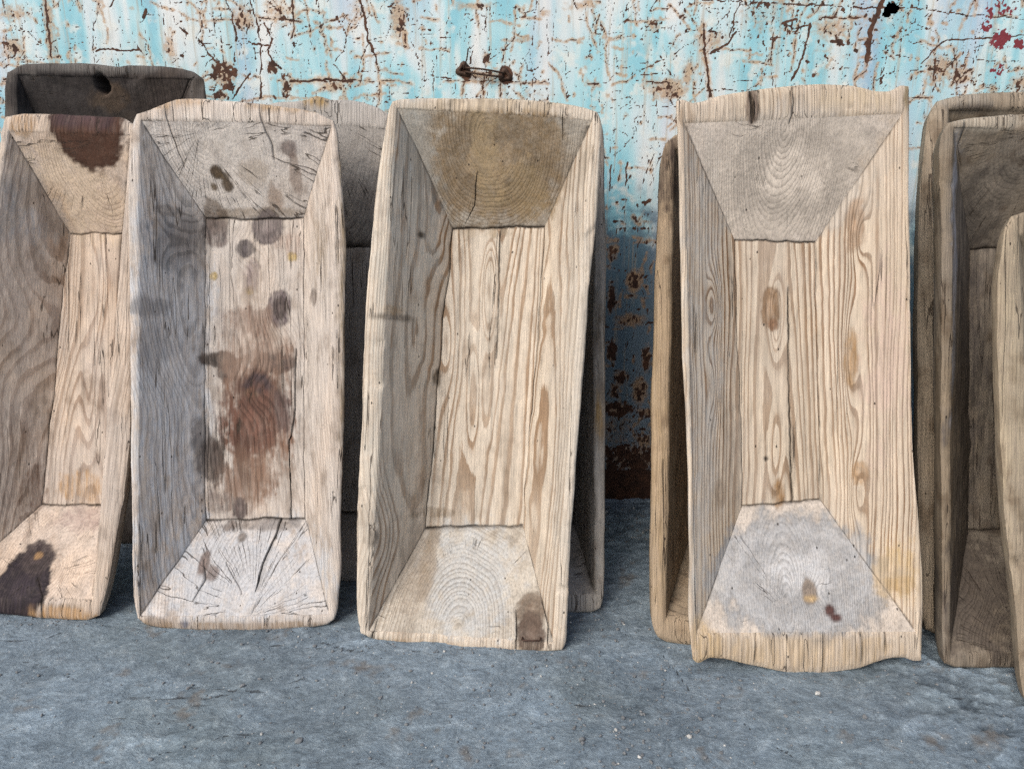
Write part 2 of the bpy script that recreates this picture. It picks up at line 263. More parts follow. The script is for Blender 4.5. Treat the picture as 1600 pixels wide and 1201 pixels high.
                  ((-0.0456, 0.6613), 0.0109, 0.0121, (0.22, 0.12, 0.07), 0.8, 0.3), ((0.0965, 0.5959), 0.0109, 0.0605, (0.3, 0.19, 0.1), 0.8, 0.3),
                  ((0.0962, 0.8532), 0.0145, 0.0484, (0.3, 0.2, 0.13), 0.7, 0.4), ((0.1136, 0.3724), 0.0145, 0.0242, (0.35, 0.22, 0.12), 0.7, 0.4),
                  ((-0.0315, 0.3293), 0.0121, 0.0315, (0.3, 0.18, 0.09), 0.8, 0.3), ((-0.1561, 0.3352), 0.0121, 0.029, (0.33, 0.25, 0.18), 0.7, 0.3),
                  ((0.0129, 0.1466), 0.0157, 0.0242, (0.2, 0.15, 0.11), 0.85, 0.25), ((0.0153, 0.1341), 0.0145, 0.006, (0.5, 0.36, 0.2), 0.9, 0.2),
                  ((0.0497, 0.1128), 0.0097, 0.0109, (0.08, 0.03, 0.025), 0.95, 0.15),
                  ((0.0605, 0.1004), 0.0109, 0.0073, (0.08, 0.03, 0.025), 0.95, 0.15),
                  ((-0.0577, 0.3982), 0.0048, 0.0048, (0.03, 0.025, 0.02), 0.95, 0.15),
                  ((-0.1139, 1.0641), 0.0145, 0.0315, (0.13, 0.09, 0.07), 0.85, 0.2),
                  ((-0.0005, 0.037), 0.2057, 0.0315, (0.48, 0.37, 0.25), 0.6, 0.4), ((-0.1952, 0.0554), 0.0266, 0.0484, (0.46, 0.33, 0.18), 0.6, 0.5),
                  ((0.1835, 0.1622), 0.0242, 0.0169, (0.3, 0.2, 0.11), 0.6, 0.4), ((0.1746, 0.1922), 0.0363, 0.0605, (0.48, 0.34, 0.17), 0.5, 0.5),
                  ((0.1728, 1.0817), 0.0097, 0.0266, (0.16, 0.12, 0.06), 0.7, 0.4), ((-0.237, 1.0465), 0.0169, 0.0218, (0.3, 0.22, 0.15), 0.5, 0.5),
                  ((0.0686, 1.0758), 0.0726, 0.0194, (0.48, 0.39, 0.28), 0.6, 0.5)],
        'bot': [(-0.2156, 0.0247), (-0.2082, 0.016), (-0.1997, 0.0173), (-0.19, 0.0247), (-0.1803, 0.0271), (-0.1511, 0.0247), (-0.1024, 0.0123),
                (-0.0438, 0.0), (-0.0097, -0.0037), (0.0244, -0.0037), (0.0608, 0.0), (0.1021, 0.0062), (0.1505, 0.0234), (0.1699, 0.0271),
                (0.1893, 0.0271), (0.2065, 0.0197), (0.2199, 0.021)],
        'cracks': [([(-0.0176, 0.7341), (-0.0149, 0.621), (-0.012, 0.4947), (-0.0066, 0.3676), (-0.0033, 0.3089)], 2.2, 10),
                   ([(-0.1154, 1.098), (-0.1127, 1.0699), (-0.1133, 1.0374)], 8.5, 11),
                   ([(-0.0384, 1.0969), (-0.0378, 1.0559), (-0.0437, 1.0356)], 1.2, 6),
                   ([(0.0319, 0.069), (0.0323, 0.037), (0.0317, -0.0025)], 1.6, 8), ([(-0.0957, 0.069), (-0.0953, 0.037), (-0.0963, 0.0123)], 1.2, 6),
                   ([(0.1496, 0.0739), (0.1488, 0.0493), (0.1493, 0.0247)], 1.1, 6),
                   ([(0.1035, 0.0739), (0.1051, 0.0493), (0.1045, 0.0123)], 0.8, 5)],
        'd': 0.075,
        'fl': {'BL': (-0.1036, 0.3038), 'BR': (0.0499, 0.3166), 'TL': (-0.1229, 0.8279), 'TR': (0.034, 0.8242)},
        'ir': {'BL': (-0.2087, 0.0739), 'BR': (0.2091, 0.0764), 'TL': (-0.2393, 1.0324), 'TR': (0.1651, 1.05)},
        'lean': 15,
        'left': [(-0.2156, 0.0247), (-0.2182, 0.0431), (-0.2248, 0.1107), (-0.2232, 0.2087), (-0.2267, 0.3547), (-0.2327, 0.4998), (-0.2395, 0.5959),
                 (-0.2445, 0.775), (-0.2482, 0.9525), (-0.2524, 1.0348), (-0.255, 1.0723)],
        'loc': (0.5598, 1.2365, 0.0),
        'marks': {},
        'pith': ((-0.0546, 1.0086, -0.0114), (-0.0397, 0.1463, -0.0237)),
        'right': [(0.2199, 0.021), (0.2206, 0.1107), (0.2204, 0.1842), (0.2085, 0.3062), (0.1971, 0.4032), (0.1889, 0.5239), (0.1887, 0.5959),
                  (0.1843, 0.775), (0.1783, 0.9088), (0.1786, 1.023), (0.1772, 1.1004)],
        'top': [(-0.255, 1.0723), (-0.2432, 1.077), (-0.2325, 1.0723), (-0.2206, 1.0688), (-0.1981, 1.0746), (-0.1757, 1.0828), (-0.1272, 1.091),
                (-0.0739, 1.098), (-0.0266, 1.1027), (0.0148, 1.1051), (0.0682, 1.1027), (0.092, 1.098), (0.1122, 1.0922), (0.143, 1.091),
                (0.1536, 1.098), (0.163, 1.1027), (0.1772, 1.1004)],
        'warps': [((-0.1729, 0.7002), 0.0157, 0.0581, 0.016), ((-0.1722, 0.5467), 0.0145, 0.0726, 0.009), ((-0.0407, 0.6714), 0.0145, 0.0847, 0.014),
                  ((0.0965, 0.5959), 0.0121, 0.1331, 0.01), ((0.1122, 0.3347), 0.0133, 0.0726, 0.012), ((0.0191, 0.1466), 0.0242, 0.029, 0.012),
                  ((-0.0377, 0.4185), 0.0121, 0.0847, 0.01), ((0.1067, 0.8281), 0.0145, 0.0605, 0.01)],
        'yaw': 0.0},
 'T5': {'back': 0.03,
        'blobs': [((-0.0555, 0.5457), 0.0726, 0.3146, (0.1, 0.085, 0.075), 0.75, 0.7),
                  ((-0.0588, 0.1433), 0.0968, 0.121, (0.085, 0.07, 0.06), 0.85, 0.5),
                  ((-0.0626, 0.8692), 0.0726, 0.0726, (0.11, 0.095, 0.08), 0.7, 0.7),
                  ((-0.1328, 0.7859), 0.0121, 0.2178, (0.42, 0.43, 0.48), 0.6, 0.7),
                  ((-0.0842, 1.035), 0.0847, 0.0169, (0.42, 0.37, 0.3), 0.7, 0.5)],
        'bot': [(-0.1464, 0.0124), (-0.1279, 0.005), (-0.0679, 0.0012), (-0.0043, 0.0012), (0.1033, 0.0012), (0.1786, 0.0198)],
        'cracks': [([(-0.1296, 1.0397), (-0.1277, 1.0055), (-0.128, 0.9641)], 1.3, 7)],
        'd': 0.16,
        'fl': {'BL': (-0.0121, 0.2351), 'BR': (0.1943, 0.2351), 'TL': (-0.0202, 0.8201), 'TR': (0.1756, 0.8201)},
        'ir': {'BL': (-0.1358, 0.0322), 'BR': (0.161, 0.0396), 'TL': (-0.1484, 1.0244), 'TR': (0.1192, 1.0138)},
        'lean': 15,
        'left': [(-0.1464, 0.0124), (-0.1507, 0.0446), (-0.1516, 0.0915), (-0.156, 0.3162), (-0.1626, 0.594), (-0.1647, 0.6397), (-0.167, 0.8192),
                 (-0.1739, 0.9878), (-0.1709, 1.0173), (-0.1593, 1.0338)],
        'loc': (0.9728, 1.244, 0.0),
        'marks': {},
        'pith': ((0.0114, 1.0291, -0.0), (0.0042, 0.0569, -0.0)),
        'right': [(0.1786, 0.0198), (0.1742, 0.1802), (0.1618, 0.5457), (0.1496, 0.9049), (0.1366, 1.0291)],
        'top': [(-0.1593, 1.0338), (-0.1415, 1.0386), (-0.1094, 1.0433), (-0.0665, 1.0468), (-0.0189, 1.0504), (0.0765, 1.0468), (0.1366, 1.0291)],
        'warps': [((-0.0582, 0.1187), 0.0363, 0.0484, 0.012)],
        'yaw': 0.0},
 'T6': {'back': 0.03,
        'blobs': [((-0.1424, 0.5779), 0.0363, 0.363, (0.42, 0.35, 0.25), 0.4, 0.8)],
        'bot': [(-0.0936, 0.0116), (-0.066, 0.0023), (0.0136, 0.0), (0.1266, 0.0151)],
        'cracks': [],
        'd': 0.14,
        'fl': {'BL': (0.0619, 0.1717), 'BR': (0.1678, 0.1717), 'TL': (0.0179, 0.6931), 'TR': (0.1402, 0.6931)},
        'ir': {'BL': (-0.0652, 0.0441), 'BR': (0.1026, 0.0441), 'TL': (-0.1379, 0.8334), 'TR': (0.0635, 0.8312)},
        'lean': 14,
        'left': [(-0.0936, 0.0116), (-0.1008, 0.0244), (-0.1082, 0.0731), (-0.1168, 0.1573), (-0.1274, 0.2363), (-0.1379, 0.3138), (-0.1532, 0.4696),
                 (-0.1649, 0.6224), (-0.1713, 0.747), (-0.1666, 0.804), (-0.1625, 0.8454), (-0.15, 0.8661)],
        'loc': (1.0089, 1.1352, 0.0),
        'marks': {},
        'pith': ((-0.0304, 0.8421, -0.0), (0.0001, 0.0557, -0.0)),
        'right': [(0.1266, 0.0151), (0.1118, 0.3535), (0.095, 0.6887), (0.0843, 0.8585)],
        'top': [(-0.15, 0.8661), (-0.1304, 0.8726), (-0.0427, 0.877), (0.0843, 0.8585)],
        'warps': [],
        'yaw': 0.0}}
STROKES=[([(0.423, 1.288), (0.605, 1.282), (0.834, 1.27), (0.955, 1.27), (1.063, 1.257), (1.217, 1.246)], 0.0025, 1.0, 0),
 ([(1.224, 1.211), (1.134, 1.204), (1.042, 1.2), (1.018, 1.182), (0.989, 1.148)], 0.0034, 1.0, 0),
 ([(0.878, 1.288), (0.864, 1.249), (0.856, 1.218), (0.858, 1.155)], 0.0116, 1.0, 0),
 ([(0.857, 1.162), (0.856, 1.13), (0.832, 1.111)], 0.0031, 0.9, 1), ([(0.535, 1.216), (0.514, 1.19), (0.48, 1.173)], 0.0054, 1, 0),
 ([(0.537, 1.281), (0.528, 1.246), (0.521, 1.204)], 0.0031, 0.9, 0), ([(0.457, 1.235), (0.463, 1.176), (0.475, 1.119), (0.485, 1.075)], 0.005, 1, 1),
 ([(0.516, 1.26), (0.459, 1.211), (0.388, 1.17)], 0.0017, 0.9, 0), ([(0.709, 1.235), (0.705, 1.176), (0.693, 1.14), (0.681, 1.109)], 0.0053, 1, 0),
 ([(0.617, 1.274), (0.625, 1.204), (0.623, 1.162), (0.634, 1.101)], 0.0019, 0.95, 0),
 ([(0.677, 1.246), (0.643, 1.238), (0.672, 1.227), (0.705, 1.232)], 0.0037, 1, 0), ([(0.73, 1.249), (0.806, 1.248), (0.84, 1.249)], 0.0031, 0.95, 1),
 ([(0.767, 1.199), (0.785, 1.196)], 0.0077, 0.95, 0), ([(1.012, 1.153), (1.08, 1.162), (1.174, 1.152), (1.236, 1.152)], 0.0015, 0.85, 0),
 ([(1.007, 1.136), (1.046, 1.13), (1.078, 1.169)], 0.0028, 0.9, 1), ([(1.021, 1.159), (1.024, 1.104)], 0.0034, 0.9, 1),
 ([(1.061, 1.183), (1.08, 1.133), (1.069, 1.097)], 0.0025, 0.9, 1), ([(0.991, 1.133), (0.93, 1.13), (0.871, 1.107)], 0.0012, 0.8, 0),
 ([(0.887, 1.218), (0.901, 1.162), (0.896, 1.097)], 0.0015, 0.9, 0), ([(-0.163, 1.109), (-0.031, 1.107), (0.086, 1.104)], 0.002, 0.9, 1),
 ([(-1.244, 1.107), (-1.182, 1.11), (-1.12, 1.109), (-1.01, 1.113)], 0.0015, 0.7, 0),
 ([(-0.459, 1.107), (-0.396, 1.111), (-0.345, 1.11)], 0.0031, 0.9, 1), ([(-0.094, 1.176), (-0.1, 1.148)], 0.0025, 1, 0),
 ([(-0.065, 1.26), (-0.055, 1.19), (-0.052, 1.162)], 0.0014, 0.9, 0), ([(-0.113, 1.119), (-0.122, 1.075)], 0.0025, 0.9, 1),
 ([(-0.026, 1.104), (-0.028, 1.075)], 0.0028, 0.9, 1), ([(-0.068, 1.119), (-0.072, 1.075)], 0.0031, 0.9, 1),
 ([(-0.36, 1.288), (-0.35, 1.246), (-0.345, 1.202), (-0.331, 1.169), (-0.325, 1.148)], 0.0046, 1, 0),
 ([(-0.345, 1.19), (-0.364, 1.162), (-0.371, 1.126)], 0.0025, 0.95, 0), ([(-0.325, 1.148), (-0.322, 1.104), (-0.326, 1.063)], 0.0023, 0.9, 1),
 ([(-0.42, 1.246), (-0.4, 1.225), (-0.397, 1.197), (-0.411, 1.169), (-0.426, 1.155)], 0.0025, 0.95, 0),
 ([(-0.433, 1.148), (-0.411, 1.126), (-0.393, 1.09)], 0.0034, 0.95, 0), ([(0.084, 1.246), (0.086, 1.204), (0.089, 1.162)], 0.0017, 0.95, 0),
 ([(0.089, 1.169), (0.101, 1.185), (0.12, 1.19), (0.132, 1.185), (0.136, 1.162)], 0.0012, 0.85, 0),
 ([(0.031, 1.162), (0.037, 1.13), (0.062, 1.139), (0.071, 1.162)], 0.002, 0.9, 0), ([(0.046, 1.133), (0.059, 1.111)], 0.0015, 0.9, 0),
 ([(0.128, 1.155), (0.133, 1.09), (0.144, 1.057)], 0.0017, 0.9, 0), ([(0.207, 1.211), (0.221, 1.183), (0.232, 1.155)], 0.0017, 0.9, 0),
 ([(0.184, 1.104), (0.21, 1.101)], 0.0046, 0.95, 1), ([(0.306, 1.149), (0.34, 1.15), (0.366, 1.156)], 0.0019, 0.9, 0),
 ([(0.307, 1.133), (0.364, 1.156)], 0.0017, 0.9, 0), ([(0.365, 1.15), (0.385, 1.122)], 0.0025, 0.9, 0),
 ([(-0.245, 1.204), (-0.228, 1.169), (-0.224, 1.14)], 0.0015, 0.85, 0), ([(-0.213, 1.249), (-0.177, 1.245)], 0.0015, 0.9, 1),
 ([(-0.229, 1.235), (-0.256, 1.232)], 0.0014, 0.8, 0), ([(-0.206, 1.221), (-0.153, 1.216)], 0.0014, 0.8, 0),
 ([(0.144, 1.288), (0.155, 1.267)], 0.0023, 0.95, 0), ([(0.023, 1.249), (0.068, 1.246)], 0.0014, 0.85, 1),
 ([(0.324, 1.106), (0.389, 1.104)], 0.0034, 0.95, 1), ([(0.251, 1.053), (0.408, 1.049), (0.398, 1.119)], 0.0015, 0.85, 0),
 ([(-1.134, 1.288), (-1.147, 1.232), (-1.175, 1.162)], 0.0012, 0.7, 0),
 ([(-1.103, 1.288), (-1.105, 1.246), (-1.109, 1.204), (-1.11, 1.162)], 0.0056, 0.95, 1), ([(-1.112, 1.187), (-1.085, 1.204)], 0.0025, 0.95, 0),
 ([(-1.099, 1.19), (-1.087, 1.155)], 0.0025, 0.95, 0), ([(-0.987, 1.257), (-1.003, 1.218), (-1.01, 1.15)], 0.002, 0.95, 0),
 ([(-1.028, 1.288), (-1.025, 1.268)], 0.0031, 0.9, 1), ([(-0.942, 1.288), (-0.953, 1.274)], 0.0039, 0.95, 0),
 ([(-0.867, 1.268), (-0.876, 1.252)], 0.007, 1, 0), ([(-0.88, 1.288), (-0.868, 1.266)], 0.0023, 0.95, 0),
 ([(-0.853, 1.281), (-0.804, 1.266)], 0.0019, 0.9, 1), ([(-1.003, 1.176), (-0.969, 1.182), (-0.939, 1.176), (-0.895, 1.179)], 0.0037, 0.95, 0),
 ([(-0.905, 1.196), (-0.887, 1.169)], 0.0025, 0.95, 0), ([(-0.794, 1.228), (-0.777, 1.216)], 0.0046, 1, 0),
 ([(-0.822, 1.15), (-0.785, 1.173)], 0.0019, 0.95, 0), ([(-0.799, 1.165), (-0.793, 1.162)], 0.0062, 1, 0),
 ([(-0.74, 1.257), (-0.738, 1.232), (-0.757, 1.204)], 0.0025, 0.95, 0), ([(-0.742, 1.23), (-0.715, 1.221)], 0.002, 0.95, 0),
 ([(-0.751, 1.204), (-0.73, 1.17), (-0.714, 1.15)], 0.004, 1, 0), ([(-0.677, 1.288), (-0.665, 1.26), (-0.662, 1.204)], 0.0025, 0.95, 0),
 ([(-0.661, 1.23), (-0.661, 1.199)], 0.0056, 1, 0),
 ([(-0.62, 1.288), (-0.609, 1.246), (-0.604, 1.204), (-0.606, 1.148), (-0.611, 1.09)], 0.0034, 1, 0),
 ([(-0.632, 1.197), (-0.614, 1.19), (-0.581, 1.187)], 0.004, 1, 0), ([(-0.602, 1.249), (-0.548, 1.246), (-0.503, 1.241)], 0.0037, 0.95, 1),
 ([(-0.591, 1.238), (-0.574, 1.204), (-0.588, 1.176), (-0.578, 1.153), (-0.557, 1.136)], 0.004, 1, 0),
 ([(-0.517, 1.288), (-0.519, 1.232), (-0.527, 1.204)], 0.0031, 0.95, 1),
 ([(-0.537, 1.109), (-0.498, 1.107), (-0.451, 1.113), (-0.389, 1.107)], 0.005, 1, 1),
 ([(-0.636, 1.126), (-0.661, 1.097), (-0.686, 1.066)], 0.004, 1, 0), ([(-0.611, 1.097), (-0.613, 1.072)], 0.0056, 1, 0),
 ([(-0.582, 1.075), (-0.579, 1.068)], 0.0062, 1, 0), ([(-0.404, 1.232), (-0.399, 1.197), (-0.403, 1.176)], 0.0019, 0.95, 0),
 ([(-0.418, 1.252), (-0.417, 1.246)], 0.0062, 1, 0), ([(-0.715, 1.244), (-0.647, 1.246)], 0.0023, 0.9, 1),
 ([(-0.704, 1.268), (-0.667, 1.268)], 0.0015, 0.85, 1), ([(-0.824, 1.227), (-0.761, 1.246)], 0.0011, 0.8, 0),
 ([(-1.234, 1.159), (-1.172, 1.162), (-1.095, 1.159)], 0.0011, 0.7, 0), ([(-1.157, 1.274), (-1.183, 1.162)], 0.0009, 0.7, 0),
 ([(0.243, 0.753), (0.304, 0.755), (0.377, 0.758)], 0.0023, 1, 0), ([(0.33, 0.727), (0.313, 0.661)], 0.0015, 0.9, 0),
 ([(0.336, 0.729), (0.376, 0.73)], 0.0012, 0.8, 0), ([(0.267, 0.569), (0.323, 0.517), (0.375, 0.5)], 0.0015, 0.9, 0),
 ([(0.371, 0.569), (0.353, 0.534), (0.272, 0.503), (0.247, 0.496)], 0.0015, 0.9, 0),
 ([(0.339, 0.636), (0.345, 0.586), (0.359, 0.534)], 0.0012, 0.8, 0), ([(0.323, 0.517), (0.331, 0.339)], 0.0011, 0.7, 0),
 ([(0.288, 0.917), (0.286, 0.863)], 0.0046, 1, 0), ([(0.328, 0.819), (0.351, 0.828), (0.338, 0.812)], 0.0062, 1, 0),
 ([(0.254, 0.819), (0.286, 0.828)], 0.004, 0.95, 0), ([(0.248, 0.913), (0.246, 0.847)], 0.0037, 0.95, 0),
 ([(0.337, 0.902), (0.328, 0.863), (0.344, 0.925)], 0.0025, 0.95, 0), ([(0.246, 0.768), (0.286, 0.776)], 0.0037, 0.95, 0),
 ([(0.311, 0.784), (0.324, 0.768)], 0.0062, 0.85, 1), ([(0.354, 0.94), (0.344, 0.894)], 0.0025, 0.9, 0),
 ([(0.256, 0.243), (0.388, 0.247)], 0.002, 1, 0), ([(0.257, 0.213), (0.39, 0.211)], 0.002, 1, 0),
 ([(0.251, 0.394), (0.329, 0.376), (0.379, 0.354)], 0.0014, 0.8, 0), ([(0.352, 0.447), (0.342, 0.303)], 0.0012, 0.8, 0),
 ([(0.247, 0.653), (0.383, 0.661)], 0.0009, 0.6, 0), ([(0.252, 0.694), (0.259, 0.67)], 0.0031, 0.9, 1)]
WBLOBS=[((-0.698, 1.122), 0.0434, 0.0403, 0, 0.75), ((-0.71, 1.075), 0.0217, 0.0155, 0, 0.8), ((-0.55, 1.097), 0.0155, 0.0403, 0, 0.8),
 ((-0.58, 1.139), 0.0186, 0.0186, 0, 0.75), ((-0.552, 1.263), 0.0558, 0.0465, 1, 0.42), ((-0.271, 1.246), 0.0248, 0.062, 1, 0.62),
 ((-0.257, 1.204), 0.0093, 0.0372, 1, 0.65), ((-1.101, 1.26), 0.0155, 0.0558, 1, 0.55), ((-0.822, 1.183), 0.0186, 0.0465, 1, 0.5),
 ((-0.112, 1.13), 0.017, 0.0232, 0, 1.0), ((-0.016, 1.122), 0.0217, 0.0263, 0, 1.0), ((-0.062, 1.159), 0.0109, 0.0217, 0, 0.75),
 ((-0.068, 1.122), 0.062, 0.0124, 1, 0.6), ((0.382, 1.09), 0.0558, 0.031, 1, 0.68), ((0.427, 1.126), 0.0186, 0.0403, 1, 0.6),
 ((0.475, 1.202), 0.0558, 0.031, 1, 0.45), ((0.763, 1.225), 0.062, 0.0341, 1, 0.5), ((0.785, 1.196), 0.0139, 0.0139, 0, 0.85),
 ((1.172, 1.202), 0.0279, 0.0248, 2, 0.82), ((1.213, 1.19), 0.0155, 0.0124, 2, 0.8), ((1.136, 1.232), 0.0217, 0.0155, 2, 0.6),
 ((1.177, 1.133), 0.0217, 0.0186, 2, 0.55), ((1.153, 1.267), 0.0403, 0.0279, 2, 0.5), ((1.038, 1.136), 0.0527, 0.0403, 1, 0.55),
 ((1.087, 1.119), 0.0465, 0.031, 0, 0.5), ((1.17, 1.09), 0.0155, 0.0155, 0, 0.5), ((0.318, 0.62), 0.0217, 0.031, 1, 0.95),
 ((0.362, 0.412), 0.0186, 0.0465, 0, 0.7), ((0.314, 0.517), 0.0465, 0.0248, 1, 0.6), ((0.349, 0.321), 0.0248, 0.0465, 1, 0.7),
 ((0.265, 0.703), 0.0155, 0.031, 0, 0.7), ((0.261, 0.577), 0.0139, 0.0558, 0, 0.8), ((0.267, 0.429), 0.0186, 0.0403, 0, 0.85),
 ((0.295, 0.358), 0.0279, 0.0279, 0, 0.7), ((0.29, 0.266), 0.0527, 0.0279, 0, 0.85), ((0.37, 0.257), 0.0403, 0.0186, 0, 0.7),
 ((0.332, 0.124), 0.093, 0.0527, 0, 0.85), ((0.28, 0.321), 0.0186, 0.031, 0, 0.7), ((0.366, 0.172), 0.031, 0.031, 0, 0.6),
 ((-0.436, 1.097), 0.0465, 0.0217, 1, 0.55), ((-0.364, 1.267), 0.031, 0.031, 1, 0.4), ((-1.184, 1.26), 0.062, 0.0217, 1, 0.5),
 ((-1.199, 1.183), 0.0372, 0.031, 0, 0.45), ((-0.639, 1.246), 0.0403, 0.0372, 0, 0.42), ((1.245, 1.104), 0.0465, 0.031, 0, 0.5),
 ((0.167, 1.274), 0.062, 0.0155, 1, 0.4), ((0.076, 1.26), 0.0155, 0.0124, 0, 0.4), ((0.336, 1.232), 0.0217, 0.0186, 1, 0.5),
 ((-0.091, 1.274), 0.062, 0.0124, 1, 0.5)]


# ------------------------------------------------------------------ numpy noise
_rs = np.random.RandomState(7)
_perm = np.concatenate([_rs.permutation(256)] * 3)
_g = _rs.normal(size=(256, 3)); _g /= np.linalg.norm(_g, axis=1)[:, None]
def noise3(p):
    p = np.asarray(p, float); i = np.floor(p).astype(int); f = p - i; i &= 255
    u = f * f * f * (f * (f * 6 - 15) + 10)
    out = 0
    for dx in (0, 1):
        wx = u[:, 0] if dx else 1 - u[:, 0]
        for dy in (0, 1):
            wy = u[:, 1] if dy else 1 - u[:, 1]
            for dz in (0, 1):
                wz = u[:, 2] if dz else 1 - u[:, 2]
                h = _perm[_perm[_perm[(i[:, 0] + dx) & 255] + ((i[:, 1] + dy) & 255)] + ((i[:, 2] + dz) & 255)]
                out = out + wx * wy * wz * ((f - np.array([dx, dy, dz])) * _g[h]).sum(1)
    return out * 1.5
def fbm(p, octaves=4, gain=.5):
    a, s, o = 1., 1., 0.
    for k in range(octaves):
        o = o + a * noise3(p * s + k * 17.3); a *= gain; s *= 2.03
    return o

# ------------------------------------------------------------------ node helper
class NT:
    def __init__(self, name):
        self.m = bpy.data.materials.new(name); self.m.use_nodes = True
        self.t = self.m.node_tree; self.n = self.t.nodes; self.b = self.n['Principled BSDF']
    def put(self, sock, v):
        if isinstance(v, bpy.types.NodeSocket): self.t.links.new(v, sock)
        elif isinstance(v, (tuple, list)) and len(v) == 3 and sock.type == 'RGBA': sock.default_value = (*v, 1)
        else: sock.default_value = v
    def math(self, op, a, b=0., c=0., clamp=False):
        n = self.n.new('ShaderNodeMath'); n.operation = op; n.use_clamp = clamp
        self.put(n.inputs[0], a); self.put(n.inputs[1], b); self.put(n.inputs[2], c); return n.outputs[0]
    def vmul(self, v, s, off=(0, 0, 0)):
        n = self.n.new('ShaderNodeVectorMath'); n.operation = 'MULTIPLY_ADD'
        self.put(n.inputs[0], v); n.inputs[1].default_value = s; n.inputs[2].default_value = off; return n.outputs[0]
    def noise(self, v, scale=1., detail=3., rough=.55, dist=0.):
        n = self.n.new('ShaderNodeTexNoise'); self.put(n.inputs['Vector'], v)
        n.inputs['Scale'].default_value = scale; n.inputs['Detail'].default_value = detail
        n.inputs['Roughness'].default_value = rough; n.inputs['Distortion'].default_value = dist
        return n.outputs[0], n.outputs[1]
    def step(self, v, lo, hi, a=0., b=1., smooth=True):
        n = self.n.new('ShaderNodeMapRange'); n.interpolation_type = 'SMOOTHSTEP' if smooth else 'LINEAR'
        self.put(n.inputs[0], v); self.put(n.inputs[1], lo); self.put(n.inputs[2], hi); n.inputs[3].default_value = a; n.inputs[4].default_value = b
        return n.outputs[0]
    def mix(self, f, a, b, mode='MIX'):
        n = self.n.new('ShaderNodeMix'); n.data_type = 'RGBA'; n.blend_type = mode; n.clamp_factor = True
        self.put(n.inputs[0], f); self.put(n.inputs[6], a); self.put(n.inputs[7], b); return n.outputs[2]
    def ramp(self, f, stops):
        n = self.n.new('ShaderNodeValToRGB'); e = n.color_ramp.elements
        while len(e) < len(stops): e.new(.5)
        for q, (p, c) in zip(e, stops): q.position = p; q.color = (*c, 1) if isinstance(c, tuple) else (c, c, c, 1)
        self.put(n.inputs[0], f); return n.outputs[0]
    def attr(self, name):
        n = self.n.new('ShaderNodeAttribute'); n.attribute_name = name; return n
    def xyz(self, v):
        n = self.n.new('ShaderNodeSeparateXYZ'); self.put(n.inputs[0], v); return n.outputs
    def comb(self, x, y, z):
        n = self.n.new('ShaderNodeCombineXYZ'); self.put(n.inputs[0], x); self.put(n.inputs[1], y); self.put(n.inputs[2], z); return n.outputs[0]
    def coord(self, kind='Object'):
        return self.n.new('ShaderNodeTexCoord').outputs[kind]
    def bump(self, h, strength, dist, normal=None):
        n = self.n.new('ShaderNodeBump'); self.put(n.inputs['Height'], h); n.inputs['Strength'].default_value = strength; n.inputs['Distance'].default_value = dist
        if normal: self.t.links.new(normal, n.inputs['Normal'])
        return n.outputs[0]
    def done(self, color, rough=.8, normal=None, spec=.25, metal=0.):
        self.put(self.b.inputs['Base Color'], color); self.put(self.b.inputs['Roughness'], rough)
        self.put(self.b.inputs['Specular IOR Level'], spec); self.put(self.b.inputs['Metallic'], metal)
        if normal: self.t.links.new(normal, self.b.inputs['Normal'])
        return self.m

